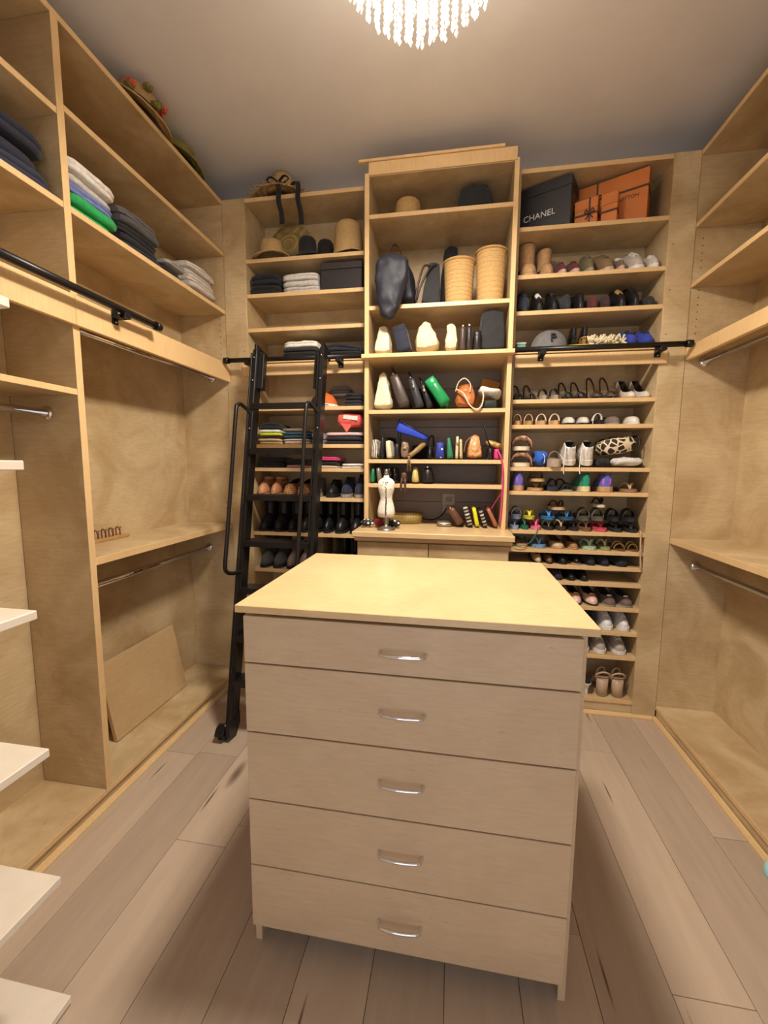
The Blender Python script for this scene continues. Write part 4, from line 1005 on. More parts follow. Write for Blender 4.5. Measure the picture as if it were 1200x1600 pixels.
# --- crowded sandal shelf: two layers
z9 = ZRS[8]
FFC = [((128, 140, 176), (150, 160, 190)), ((30, 90, 70), (40, 110, 80)), ((226, 100, 130), (236, 120, 150)), ((150, 158, 120), (40, 38, 36)), ((196, 160, 118), (60, 48, 40)), ((60, 52, 54), (40, 38, 40)), ((190, 150, 120), (120, 84, 64)), ((196, 60, 84), (206, 80, 100)), ((40, 40, 44), (36, 36, 40)), ((70, 72, 76), (30, 30, 34))]
NM = ['lilac grey', 'dark green', 'bright pink', 'sage and black', 'tan and brown', 'dark brown', 'peach', 'raspberry red', 'black glossy', 'charcoal']
U9 = [(797, 812), (813, 827), (829, 846), (849, 866), (868, 886), (888, 905), (907, 925), (928, 950), (953, 973), (976, 997)]
row(z9, [('flipflop', a, b, leather(*FFC[i][0]), mat_plain('foam_%s' % i, srgb(*FFC[i][1]), .6), NM[i]+' flip flop in the bottom layer', dict(L=.205)) for i, (a, b) in enumerate(U9)], 'of the crowded sandal shelf', SG)
MIDC = [((120, 130, 160), 'lilac', 'slide'), ((210, 206, 60), 'yellow and grey', 'flipflop'), ((50, 124, 186), 'bright blue', 'flipflop'), ((40, 90, 130), 'petrol blue', 'flipflop'), ((90, 92, 78), 'olive grey', 'slide'), ((100, 100, 86), 'khaki', 'slide'), ((30, 30, 34), 'black', 'slide'), ((34, 34, 40), 'glossy black', 'slide')]
U9b = [(798, 815), (818, 836), (846, 868), (872, 898), (902, 922), (924, 944), (948, 968), (972, 994)]
row(z9, [(MIDC[i][2], a, b, leather(*MIDC[i][0]), mat_plain('foam_m%s' % i, srgb(*[int(k*.9) for k in MIDC[i][0]]), .6), MIDC[i][1]+' sandal lying in the upper layer', dict(dz=.052 if True else 0, L=.19, dy=.01, h=.9)) for i, (a, b) in enumerate(U9b)], 'of the crowded sandal shelf', SG)
row(z9, [('flipflop', 856, 884, leather(60, 44, 36), leather(196, 170, 130), 'tan soled sandal topping the pile', dict(dz=.103, L=.17, dy=.03)),
         ('flipflop', 925, 945, BK, leather(214, 206, 190), 'white soled sandal topping the pile', dict(dz=.122, L=.17, dy=.02))], 'of the crowded sandal shelf', SG)
# --- flat sandal shelf
row(ZRS[9], [
    ('flipflop', 806, 826, leather(60, 70, 80), leather(196, 160, 116), 'tan flip flop at the left end'),
    ('flipflop', 830, 855, leather(140, 172, 206), leather(120, 156, 196), 'light blue flip flop'),
    ('flat', 860, 884, leather(206, 184, 150), GUM, 'left beige open flat', dict(h=.7, lining=leather(120, 76, 50))),
    ('flat', 887, 905, leather(170, 130, 90), GUM, 'right beige open flat', dict(h=.7, lining=leather(120, 76, 50))),
    ('flipflop', 909, 934, leather(190, 210, 180), leather(170, 196, 166), 'mint green flip flop'),
    ('flipflop', 937, 955, leather(206, 206, 150), leather(150, 156, 110), 'pale lime flip flop'),
    ('strappy', 959, 978, GOLD, leather(120, 86, 56), 'left gold strappy sandal', dict(h=.45)),
    ('strappy', 981, 998, GOLD, leather(120, 86, 56), 'right gold strappy sandal', dict(h=.45)),
], 'on the narrow shelf of flat sandals', SG)
row(ZRS[10], [
    ('flat', 832, 848, leather(196, 176, 140), BKS, 'left beige patterned flat'), ('flat', 850, 865, leather(120, 90, 70), BKS, 'right brown patterned flat'),
    ('flat', 869, 888, BK, BKS, 'black flat beside the patterned pair', dict(L=.19)), ('flat', 891, 908, BK, GUM, 'black flat with tan sole', dict(L=.19)),
    ('flat', 912, 931, cloth(34, 36, 48), BKS, 'left navy flat'), ('flat', 934, 953, cloth(30, 32, 46), BKS, 'right navy flat'), ('flat', 957, 982, cloth(28, 30, 44), BKS, 'wide navy flat at the right end'),
], 'two shelves below the crowded sandals', SG)
row(ZRS[11], [('flat', 862, 880, NV, BKS, 'left dark flat beside the island corner', dict(L=.19, h=.9)), ('flat', 883, 900, BK, BKS, 'middle dark flat beside the island corner', dict(L=.19, h=.9)), ('flat', 903, 920, BK, BKS, 'right dark flat beside the island corner', dict(L=.19, h=.9))], 'on the half empty shelf', SG)
PINKT = leather(226, 190, 176)
row(ZRS[12], [('flat', 889, 911, PINKT, BK, 'left pink and black ballet flat', dict(extra=GOLD, h=1.1)), ('flat', 913, 937, PINKT, BK, 'right pink and black ballet flat', dict(extra=GOLD, h=1.1)),
              ('flat', 941, 964, cloth(110, 90, 80), GREYS, 'left brown flat with cream bow', dict(extra=WL, lining=cloth(50, 38, 34))), ('flat', 967, 990, cloth(110, 90, 80), GREYS, 'right brown flat with cream bow', dict(extra=WL, lining=cloth(50, 38, 34)))], 'beside the island corner', SG)
WSN = leather(222, 222, 226)
row(ZRS[13], [('sneaker', 910, 932, BK, BKS, 'dark sneaker half hidden by the island', dict(extra=BK)), ('sneaker', 935, 960, WSN, WSOLE, 'left white sneaker', dict(h=.95)), ('sneaker', 963, 985, WSN, WSOLE, 'right white sneaker', dict(h=.95))], 'on the third shelf from the bottom', SG)
row(ZRS[14], [('sneaker', 903, 922, cloth(196, 160, 140), WSOLE, 'pink beige sneaker half hidden by the island'), ('sneaker', 926, 949, cloth(170, 160, 150), WSOLE, 'left silver grey sneaker'), ('sneaker', 955, 980, cloth(170, 160, 150), WSOLE, 'right silver grey sneaker')], 'on the second shelf from the bottom', SG)
BEI = leather(186, 160, 134)
def block_heel(u0, u1, label):
    x, W = place_y(u0, u1, .10); z = .0868
    t = thing('block_heel', label, 'shoe', (x, YB+.115, z), group=SG)
    HL = .085; lift = lambda q: HL*max(0, min(1, (.75-q)/.5))
    sole(MB(), .19, W, .010, lift).build('sole', BEI, t)
    MB().rings([[(W*.42*k*math.cos(a), -.072+.030*k*math.sin(a), zz) for a in [2*PI*j/14 for j in range(14)]] for zz, k in ((.0, .92), (HL*.5, .96), (HL+.008, 1.0))], True, True).build('heel', BEI, t)
    MB().tube(arc(0, .008, W*.46, .035, PI, 0, 8, .05), .006, 6).build('strap', BEI, t)
    MB().tube(smooth_path([(-W*.4, -.07, HL), (-W*.5, -.085, HL+.03), (-.005, -.095, HL+.05), (W*.45, -.085, HL+.035), (W*.4, -.06, HL)], 4), .005, 6).build('strap', BEI, t)
    MB().tube(smooth_path([(-W*.4, -.04, HL), (-W*.2, -.05, HL+.05), (W*.3, -.03, HL+.045), (W*.42, -.02, HL*.8)], 4), .005, 6).build('strap', BEI, t)
block_heel(931, 953, 'left beige block heel with straps on the bottom right shelf')
block_heel(955, 977, 'right beige block heel with straps on the bottom right shelf')
row(.086, [('pump', 905, 925, BK, WL, 'black and white heel half hidden by the island on the bottom right shelf', dict(rz=PI, L=.19))], '', SG)
# hanging cord at the right of the sandal shelf
p0 = Vector((xat(1001, YB-.006, .96), YB-.006, ZRS[8]+.004))
o = MB().tube(smooth_path([p0+Vector((.004, .03, .004)), p0+Vector((0, .0, .002)), p0+Vector((.0, -.004, -.05)), p0+Vector((.006, -.004, -.14)), p0+Vector((.01, -.004, -.185))], 5), .0042, 6).build('shoelace', leather(196, 164, 130))
tag(o, 'tan cord hanging over the right end of the sandal shelf', 'cord', 'hanging shoelaces')
p = [at(795, 827, y=YB-.004), at(799, 848, y=YB-.012), at(813, 853, y=YB-.014), at(830, 846, y=YB-.012), at(840, 828, y=YB-.004)]
o = MB().tube(smooth_path([p[0]+Vector((.0, .02, .004))]+p+[p[-1]+Vector((0, .02, .004))], 6), .002, 6).build('cord_loop', leather(60, 110, 90))
tag(o, 'thin green cord loop hanging from the left of the sandal shelf', 'cord')

# ================================================================== boots and shoes on the back left shelves
LG = 'shoes on the back left shelves'
LEO = mat_spots('leopard_print', srgb(52, 30, 20), srgb(176, 124, 76), 95, .25, .42, 'dots', .7)
row(ZLS[7], [
    ('boot', 402, 419, leather(190, 136, 96), GUM, 'left tan fringed ankle boot', dict(h=.66, L=.19)), ('boot', 422, 438, leather(186, 130, 92), GUM, 'right tan fringed ankle boot', dict(h=.66, L=.19)),
    ('clog', 441, 461, LEO, BKS, 'left leopard print slipper shoe', dict(h=1.9)), ('clog', 463, 481, LEO, BKS, 'right leopard print slipper shoe', dict(h=1.9)),
    ('sneaker', 484, 500, cloth(120, 112, 106), GREYS, 'grey sneaker between the ladder stiles', dict(h=1.1)),
    ('sneaker', 508, 528, BK, BKS, 'black sneaker beside the ladder', dict(extra=BK)), ('sneaker', 531, 549, NV, GREYS, 'left navy shoe with pale sole', dict(extra=NV, h=1.2)), ('sneaker', 552, 570, NV, GREYS, 'right navy shoe with pale sole', dict(extra=NV, h=1.4)),
], 'on the shelf above the black boots', LG)
row(ZLS[8], [('boot', a, b, BK, BKS, n+' black boot', dict(h=1.0, L=.20)) for a, b, n in ((404, 424, 'first'), (427, 446, 'second'), (449, 466, 'third'), (468, 486, 'fourth'), (490, 503, 'fifth'), (505, 519, 'sixth'), (522, 542, 'seventh'), (545, 566, 'eighth'))], 'from the left on the boot shelf behind the ladder', LG)
row(ZLS[9], [('boot', a, b, m, BKS, n, dict(h=k, L=.20)) for a, b, m, n, k in ((406, 424, cloth(58, 52, 48), 'first dark grey boot', 1.0), (426, 445, cloth(52, 48, 46), 'second dark grey boot', 1.0), (447, 464, cloth(120, 100, 88), 'left taupe suede boot', 1.12), (466, 482, cloth(120, 100, 88), 'right taupe suede boot', 1.12),
    (497, 511, cloth(96, 76, 44), 'left olive brown boot', 1.1), (513, 525, cloth(96, 76, 44), 'right olive brown boot', 1.1), (528, 541, BK, 'left black boot', 1.1), (544, 558, BK, 'right black boot', 1.1))], 'on the low boot shelf behind the island', LG)

# ================================================================== bags and small things on the tower
BG = 'bags on the tower shelves'
def tx(u, y, z): return xat(u, y, z)
def slab(u0, u1, z, h, d, lean, m, label, y=None, name='purse', trim=None, handle=None, flap=None, e=.35, cat='bag', clasp=None, group=BG, wr=.002, taper=.25, seed=1, dx=0.0):
    """bag standing edge-on like a book, leaning by `lean` (positive leans right at the top)"""
    y = YT+.014 if y is None else y
    th = (tx(u1, y, z+h*.3)-tx(u0, y, z+h*.3)); xm = tx((u0+u1)/2, y, z)+dx
    ex = th/2+.004; top = h*math.sin(lean)
    xm = min(max(xm, A+ex+max(0, -top)), B-ex-max(0, top))
    t = thing(name, label, cat, (xm, y+d/2, z+.001+th/2*abs(math.sin(lean))+wr), group=group, rot=(0, lean, 0))
    fn = lambda p, w: (p.x*(1-taper*p.z/h), p.y*(1-taper*.25*p.z/h), p.z)
    MB().blob(th, d, h, e, 7, fn, wr=wr, seed=seed, fr=20).build('body', m, t)
    if flap is not None:
        MB().blob(th*1.06, d*.96, h*.42, e, 5, lambda p, w: (p.x*(1-taper*(p.z+h*.55)/h), p.y, p.z+h*.57)).build('flap', flap, t)
    if trim is not None:
        MB().tube([(0, -d*.40, h*.99), (0, d*.40, h*.99)], .004, 6).build('zipper', trim, t)
    if handle is not None:
        MB().tube(arc(0, h*.94, d*.26, h*.32, 0, PI, 12, 0, 'yz'), .005, 8).build('handle', handle, t)
    if clasp is not None:
        MB().blob(.012, .006, .014, .5, 3, M=T(0, -d/2-.003, h*.62)).build('clasp', clasp, t)
    return t
def frontal(u0, u1, z, h, d, m, label, y=None, name='handbag', lean=0.0, taper=(.2, .6), e=.45, wr=.005, seed=1, handles=(), hm=None, hr=.006, flap=None, clasp=None, cat='bag', fr=16, fn2=None):
    """bag facing the room; taper = (narrowing in x, in y) towards the top; handles = list of (dx, dy, half width, rise)"""
    y = YT+.014 if y is None else y
    xa, xb = tx(u0, y+.03, z+h*.3), tx(u1, y+.03, z+h*.3); w = xb-xa
    xm = min(max((xa+xb)/2, A+w/2+wr+.004), B-w/2-wr-.004)
    t = thing(name, label, cat, (xm, y+d/2, z+.003+wr+w/2*abs(math.sin(lean))), group=BG, rot=(0, lean, 0))
    def fn(p, q):
        k = max(0, p.z/h); p = Vector((p.x*(1-taper[0]*k), p.y*(1-taper[1]*k), p.z))
        return fn2(p, k) if fn2 else p
    MB().blob(w, d, h, e, 18, fn, wr=wr, seed=seed, fr=fr).build('body', m, t)
    for dx, dy, hw, rise in handles:
        MB().tube(arc(dx, h*.88, hw, rise, 0, PI, 14, dy), hr, 8).build('handle', hm or m, t)
    if flap is not None:
        MB().blob(w*(1-taper[0]*.7)*1.02, .012, h*.45, .4, 5, None, M=T(0, -d/2*(1-taper[1]*.75)-.004, h*.50)).build('flap', flap, t)
    if clasp is not None:
        MB().blob(.016, .006, .014, .5, 3, M=T(0, -d/2*(1-taper[1]*.5)-.004, h*.5)).build('clasp', clasp, t)
    return t
IVORY = mat_plain('crumpled_ivory', srgb(226, 214, 180), .85, 0, .10, 24, .9); CANV = mat_plain('crumpled_canvas', srgb(220, 206, 170), .85, 0, .10, 20, .9); NAVY = mat_plain('crumpled_nylon', srgb(28, 30, 42), .6, 0, .2, 20, .9)
# top shelf of the tower: black bag
frontal(709, 776, 2.533, .150, .20, cloth(30, 32, 36), 'black slouchy bag on the top shelf of the tower', y=YT+.05, wr=.010, taper=(.25, .4), e=.6, seed=4)
# second shelf: backpack hanging over the edge, tote, baskets
z2 = 2.104
xm = tx(613, YT+.05, 2.2); 
t = thing('backpack', 'dark navy nylon backpack slumping over the edge of the tower shelf', 'backpack', (-.312, YT+.092, z2+.012), group=BG, rot=(0, 0, 0))
def bp_fn(p, w):
    k = p.z/.25; x = p.x*(1-.42*max(0, k)**1.3)-.012*k; y = p.y*(1-.35*max(0, k))
    return (x, y+.01, p.z)
MB().blob(.230, .17, .262, .6, 16, bp_fn, wr=.010, seed=6, fr=12).build('body', NAVY, t)
def ov_fn(p, w): return (p.x*(1-.60*max(0, 1-p.z/.31)**1.5), p.y, p.z)
MB().blob(.200, .080, .310, .85, 16, ov_fn, wr=.010, seed=9, fr=12, M=T(-.028, -.150, -.108, ry=.10)).build('front_pocket', NAVY, t)
MB().tube(smooth_path([(-.035, 0, .235), (-.04, 0, .29), (-.015, .0, .315), (.012, 0, .285), (.028, 0, .21)], 5), .0075, 8, flat=.5).build('handle', leather(50, 30, 24), t)
tt_ = frontal(656, 687, z2, .225, .13, cloth(44, 44, 46), 'black leather tote with thin handles beside the woven baskets', y=YT+.05, name='tote_bag', taper=(.45, .55), e=.35, wr=.003, seed=2, lean=.10)
MB().tube(smooth_path([(-.02, -.04, .19), (-.05, -.055, .18), (-.068, -.06, .09), (-.072, -.055, .03), (-.066, -.05, .01)], 5), .0055, 8).build('handle', leather(60, 30, 24), tt_)
MB().tube(smooth_path([(.01, -.03, .20), (-.02, -.055, .17), (-.055, -.06, .08), (-.066, -.055, .02)], 5), .0055, 8).build('handle', BKL if False else leather(36, 32, 32), tt_)
slab(684, 714, z2, .365, .09, .03, BLK, 'tall black garment bag standing behind the tote', y=YT+.215, name='black_bag', taper=.25, wr=.008)
def basket(u0, u1, h, label, seed):
    y = YT+.020; xa, xb = tx(u0, y+.06, z2+.1), tx(u1, y+.06, z2+.1); r_ = (xb-xa)/2*.98
    t = thing('woven_basket', label, 'basket', (min((xa+xb)/2, B-r_-.012), y+r_*.92+.006, z2+.0015), group='woven baskets on the tower')
    prof = [(0, .002), (r_*.80, 0)]; n = 11
    for i in range(n):
        zz = h*i/n; rr = r_*(.84+.16*(i/n)**.7)
        prof += [(rr*.945, zz+.0005), (rr*.99, zz+h/n*.22), (rr, zz+h/n*.5), (rr*.99, zz+h/n*.78)]
    prof += [(r_*.99, h), (r_*.93, h), (r_*.92, h*.9), (r_*.80, .012), (0, .012)]
    MB().lathe(prof, 32, sy=.92).build('body', straw(222, 180, 116), t)
    MB().tube([(r_*math.cos(2*PI*k/28), r_*.92*math.sin(2*PI*k/28), h) for k in range(28)], .006, 6, loop=True).build('rim', straw(214, 170, 106), t)
    for k in (.5, 2.2):
        MB().tube(smooth_path([(r_*.9*math.cos(k), r_*.8*math.sin(k), h-.002), (r_*.9*math.cos(k)+.008, r_*.8*math.sin(k), h+.022), (r_*.9*math.cos(k)+.018, r_*.8*math.sin(k), h+.006)], 4), .003, 5).build('handle_stub', straw(200, 156, 96), t)
basket(692, 742, .212, 'left shorter woven straw basket on the tower', 1)
basket(750, 799, .250, 'right taller woven straw basket on the tower', 2)
# ledge
z3 = 1.858; yl = YT-.030
frontal(583, 613, z3, .150, .12, IVORY, 'cream canvas bag at the left end of the ledge', y=yl, taper=(.55, .6), wr=.006, e=.55, seed=3)
slab(616, 640, z3, .140, .16, -.26, cloth(32, 36, 54), 'navy structured bag leaning on the cream bag on the ledge', y=yl+.01, taper=.1, name='handbag', flap=cloth(28, 30, 46), dx=.012)
frontal(645, 691, z3, .145, .15, CANV, 'cream slouchy cloth bag in the middle of the ledge', y=yl+.005, taper=(.62, .5), e=.7, wr=.010, seed=5, lean=-.12)
frontal(694, 716, z3, .138, .12, cloth(222, 208, 172), 'narrow upright cream bag on the ledge', y=yl+.004, taper=(.25, .5), e=.65, wr=.008, seed=8)
slab(718, 727, z3, .125, .16, .0, leather(74, 60, 56), 'thin brown zipped purse on the ledge', y=yl+.008, trim=GOLD, taper=.1)
slab(728, 737, z3, .128, .16, .0, leather(44, 38, 40), 'thin dark zipped purse on the ledge', y=yl+.008, trim=STEEL, taper=.1)
slab(739, 752, z3, .100, .16, .0, BLKL, 'small black leather bag on the ledge', y=yl+.008, flap=BLKL, taper=.1)
frontal(755, 797, z3, .205, .15, cloth(34, 34, 36), 'large black fabric bag at the right end of the ledge', y=yl+.03, taper=(.12, .4), e=.4, wr=.005, seed=7)
# shelf A
za = 1.590
frontal(581, 614, za, .190, .13, IVORY, 'tall cream dust bag at the left of the bag shelf', taper=(.70, .6), e=.5, wr=.008, seed=11, lean=-.02)
slab(615, 635, za, .185, .19, -.36, leather(70, 58, 52), 'brown handbag leaning beside the cream dust bag', trim=GOLD, handle=leather(60, 48, 44), name='handbag', dx=.024)
slab(646, 661, za, .165, .19, -.34, leather(50, 50, 56), 'charcoal handbag with metal studs leaning left', trim=STEEL, handle=BLKL, name='handbag', clasp=STEEL, dx=.010)
slab(664, 676, za, .140, .17, -.36, BLKL, 'black handbag with gold clasp beside the green bag', clasp=GOLD, handle=BLKL, name='handbag', y=YT+.03, dx=.008)
slab(684, 704, za, .165, .21, -.62, mat_plain('green_leather', srgb(22, 134, 74), .35), 'emerald green handbag lying at an angle', flap=mat_plain('green_leather2', srgb(30, 150, 86), .3), name='handbag', taper=.15, dx=.012, y=YT-.012)
frontal(648, 690, za, .150, .08, BLK, 'added black bag filling the dark background behind the green handbag', y=YT+.235, taper=(.2, .3), e=.5, seed=31)  # added filler bag, makes the back of the shelf read dark
fb = frontal(709, 745, za, .118, .15, leather(178, 106, 56), 'tan leather tote with long cream handles', y=YT+.010, name='tote_bag', taper=(.3, .4), e=.7, wr=.010, seed=14)
HC = leather(222, 196, 166)
MB().tube(smooth_path([(-.05, -.055, .075), (-.035, -.06, .12), (-.005, -.06, .138), (.022, -.06, .11), (.022, -.06, .070)], 5), .006, 8, flat=.5).build('handle', HC, fb)
MB().tube(smooth_path([(-.045, -.065, .085), (-.01, -.085, .06), (.02, -.092, .005), (.052, -.096, -.018), (.078, -.094, -.002), (.086, -.088, .045), (.080, -.07, .075)], 5), .006, 8, flat=.5).build('handle', HC, fb)
t = thing('canvas_bag', 'white canvas bag draped over dark purses at the right of the bag shelf', 'bag', (tx(764, YT+.1, za)-.002, YT+.125, za+.070), group=BG, rot=(0, .16, 0))
MB().blob(.118, .19, .046, .75, 14, wr=.016, seed=21, fr=11).build('body', cloth(222, 216, 204), t)
slab(750, 778, za, .040, .19, .0, cloth(38, 46, 44), 'flat dark green purse under the white canvas bag', taper=.1, name='purse', y=YT+.012)
t = thing('paper_folder', 'orange paper envelope standing at the right end of the bag shelf', 'envelope', (tx(772, YT+.2, za)-.064, YT+.262, za+.008), group=BG, rot=(-.06, .28, 0))
MB().cbox(-.050, .050, -.004, .004, .012, .185, .001).build('sheet', mat_plain('orange_paper', srgb(214, 146, 62), .6), t)
MB().rings([[(-.050, -.0055, .184), (.050, -.0055, .184), (.0, -.0055, .130)], [(-.050, -.0045, .184), (.050, -.0045, .184), (.0, -.0045, .130)]], True, True, smooth=False).build('flap', mat_plain('orange_paper2', srgb(204, 136, 56), .6), t)
# shelf B
zb_ = 1.337
ZEB = mat_spots('zebra_print', srgb(28, 26, 26), srgb(226, 218, 204), 34, .45, .55, 'wave')
slab(579, 589, zb_, .105, .18, .0, ZEB, 'zebra print clutch at the left end of the clutch shelf', taper=.2)
slab(592, 599, zb_, .120, .18, .05, BLKL, 'thin black clutch beside the zebra print one', taper=.1)
slab(602, 611, zb_, .098, .18, -.10, cloth(222, 212, 178), 'cream quilted clutch beside the black ones', taper=.2, dx=.004)
cb = slab(615, 624, zb_, .085, .18, -.0, BLKL, 'small black crossbody bag with upright thin strap', taper=.2)
MB().tube(smooth_path([(0, .04, .08), (-.012, .045, .15), (-.010, .045, .20), (-.004, .05, .215), (.002, .06, .12), (.0, .06, .08)], 5), .0025, 6).build('strap', BLKL, cb)
frontal(626, 640, zb_, .088, .10, leather(120, 96, 76), 'taupe leather pouch with ring on the clutch shelf', taper=(.1, .4), clasp=GOLD, e=.5, y=YT+.012)
t = thing('clutch', 'royal blue fan shaped clutch resting on the taupe pouch', 'bag', (tx(643, YT+.06, 1.44)-.004, YT+.064, zb_+.112), group=BG, rot=(0, .38, 0))
MB().blob(.175, .115, .062, .25, 7, lambda p, w: (p.x, p.y*(1.0-.55*(p.x/.175+.5)), .03+(p.z-.03)*(1.0-.66*(p.x/.175+.5)))).build('body', mat_plain('blue_suede', srgb(36, 66, 188), .7), t)
MB().tube([(-.085, -.056, .058), (.085, -.024, .040)], .003, 6).build('rim', mat_plain('blue_dark', srgb(20, 28, 90), .4), t)
TAS = leather(156, 122, 78)
xs = tx(650, YT-.004, zb_)
t = thing('tassel_clutch', 'olive gold roll clutch with a tassel hanging over the shelf edge', 'bag', (xs, YT+.035, zb_+.022), group=BG)
MB().tube(smooth_path([(.035, .03, .060), (.01, .005, .035), (-.02, -.02, .008), (-.036, -.038, -.006)], 5), [.014]*8+[.012]*8, 10).build('body', leather(140, 116, 70), t)
mb = MB(); rnd = random.Random(2)
for k in range(16):
    a = rnd.uniform(0, 2*PI); r_ = rnd.uniform(.003, .011)
    mb.tube([(-.036+.003*math.cos(a), -.052, -.012), (-.036+r_*math.cos(a)*.8, -.054+r_*math.sin(a)*.5, -.035), (-.036+r_*math.cos(a)*1.2, -.054+r_*math.sin(a)*.6, -.075-rnd.uniform(0, .01))], .0022, 4)
tag(mb.build('tassel', leather(140, 104, 76), t), kind='stuff')
MB().blob(.014, .014, .014, .9, 3, M=T(-.036, -.050, -.018)).build('tassel_knot', TAS, t)
hb = frontal(666, 677, zb_, .075, .16, BLKL, 'black soft bag with raised handles behind the blue clutch', taper=(.3, .4), e=.6, y=YT+.10, wr=.002)
MB().tube(smooth_path([(-.02, -.02, .065), (-.01, -.03, .10), (.005, -.03, .125), (.016, -.02, .115), (.018, .0, .07)], 5), .005, 8).build('handle', BLKL, hb)
frontal(640, 676, zb_, .080, .06, BLK, 'added black bag darkening the background behind the tassel clutch', y=YT+.265, taper=(.2, .3), e=.5, seed=33)  # added as dark fill for the shelf background
frontal(592, 622, zb_, .125, .06, cloth(36, 34, 38), 'added dark bag filling the dark background behind the cream clutch', y=YT+.265, taper=(.3, .3), e=.5, seed=35)  # another added filler, darkens the gap at the back
slab(679, 695, zb_, .090, .18, .0, mat_spots('blue_emblem', srgb(206, 204, 214), srgb(36, 52, 140), 22, .10, .14, 'dots'), 'cobalt blue pouch with silver spots', taper=.25, name='pouch')
slab(697, 708, zb_, .112, .18, -.10, mat_plain('mint_leather', srgb(46, 128, 92), .4), 'green leather pouch leaning on the blue one', taper=.55, name='pouch', dx=.003)
slab(711, 716, zb_, .120, .18, .02, CREAM, 'thin cream clutch beside the green pouch', taper=.1, clasp=GOLD)
slab(718, 723, zb_, .105, .18, -.04, leather(206, 190, 140), 'second thin beige clutch beside the woven bag', taper=.1)
wv = frontal(728, 756, zb_, .120, .14, leather(196, 144, 92), 'tan woven leather bag in the clutch shelf', taper=(.55, .5), e=.6, wr=.006, fr=40, seed=6)
MB().tube(smooth_path([(-.02, 0, .11), (-.045, -.01, .08), (-.055, -.02, .03)], 5), .004, 6).build('handle', leather(120, 76, 50), wv)
bs = slab(762, 770, zb_, .060, .18, .0, BLKL, 'black bag with a long upright strap beside the woven bag', taper=.2)
MB().tube(smooth_path([(.012, -.05, .05), (-.01, -.06, .09), (-.025, -.06, .14), (-.038, -.05, .178)], 5), .006, 8, flat=.5).build('strap', BLKL, bs)
PINK = mat_plain('hot_pink_leather', srgb(214, 62, 124), .45)
pk = slab(772, 781, zb_, .055, .17, .0, PINK, 'hot pink purse with a long strap hanging to the counter', taper=.2)
loc = Vector(pk.location)
pts = [Vector((tx(777, YT-.006, 1.38), YT+.012, zb_+.05)), at(782, 712, y=YT-.010), at(786, 735, y=YT-.010), at(785, 770, y=YT-.010), at(783, 800, y=YT-.010), at(781, 817, y=YT-.010)]
MB().tube([p-loc for p in smooth_path(pts, 5)], .0055, 8, flat=.45).build('strap', PINK, pk)
pts = [at(786, 768, y=YT-.008), at(777, 780, y=YT+.006), at(768, 795, y=YT+.02)]
MB().tube([p-loc for p in smooth_path(pts, 5)], .0045, 8, flat=.45).build('strap', PINK, pk)
t = thing('gold_pouch', 'gold sequin roll pouch on the pink purse at the right end', 'bag', (tx(775, YT+.05, 1.40)-.016, YT+.10, zb_+.064), group=BG, rot=(0, .30, 0))
MB().blob(.085, .10, .034, .8, 7, wr=.002).build('body', mat_spots('gold_sequin', srgb(110, 84, 40), srgb(214, 184, 110), 90, .3, .6, 'noise', .35), t)
# shelf C
zc_ = 1.210
slab(578, 584, zc_, .080, .16, .05, mat_plain('mint_leather', srgb(46, 128, 92), .4), 'small green purse behind the mannequin', taper=.2)
slab(589, 597, zc_, .085, .16, -.14, mat_plain('silver_leather', srgb(150, 140, 124), .3, .5), 'silver clutch leaning behind the mannequin', taper=.2)
SEQ = mat_spots('black_sequin', srgb(20, 18, 20), srgb(170, 160, 160), 75, .62, .7, 'noise', .3)
slab(606, 612, zc_, .085, .16, -.08, SEQ, 'black sequin clutch to the left of the dark pair', taper=.2)
slab(614, 620, zc_, .082, .16, -.08, SEQ, 'black sequin clutch nearer the brown tassel', taper=.2)
t = thing('tassel_pouch', 'dark brown leather tassel pouch hanging over the shelf edge', 'bag', (tx(630, YT-.01, zc_), YT+.010, zc_+.002), group=BG)
MB().blob(.034, .04, .055, .7, 6, M=T(0, .015, .004)).build('body', leather(84, 56, 44), t)
for k in (-.008, .008):
    MB().tube(smooth_path([(k, -.006, .03), (k*1.2, -.020, .012), (k*1.4, -.024, -.02), (k*1.2, -.024, -.042)], 4), .006, 7, flat=.6).build('strap', leather(78, 50, 40), t)
slab(641, 655, zc_, .088, .16, .0, leather(216, 196, 120), 'pale yellow purse next to the black one', taper=.45, e=.6)
slab(658, 678, zc_, .085, .16, -.03, BLKL, 'black curved purse with studded edge beside the yellow one', taper=.45, e=.5, trim=STEEL)

# ------------------------------------------------------------------ things on the counter
zk = .9856
t = thing('mannequin', 'small white dress form with black writing on a metal stand on the counter', 'mannequin', (tx(603, 2.03, 1.0), 2.035, zk))
sc_ = .86
tor = [(.030, .062), (.047, .066), (.050, .09), (.047, .11), (.040, .135), (.0335, .155), (.036, .175), (.045, .20), (.049, .222), (.046, .24), (.034, .252), (.016, .260), (.013, .275)]
rg = [[(r_*math.cos(2*PI*k/20)*.88, r_*math.sin(2*PI*k/20)*.62-(.006 if .17 < z_ < .23 and math.sin(2*PI*k/20) < -.3 else 0), z_) for k in range(20)] for r_, z_ in tor]
MB().rings(rg, True, True).build('torso', cloth(232, 224, 208), t)
PEW = mat_plain('pewter', srgb(150, 146, 140), .35, .8)
MB().lathe([(.012, .275), (.014, .280), (.009, .286), (.011, .292), (.008, .300), (0, .303)], 14).build('neck_cap', PEW, t)
MB().lathe([(.046, .000), (.046, .003), (.030, .012), (.012, .020), (.008, .034), (.016, .046), (.010, .052), (.026, .062), (0, .063)], 20).build('stand', PEW, t)
INK = mat_plain('black_ink', srgb(30, 26, 26), .6)
mb = MB(); rnd = random.Random(9)
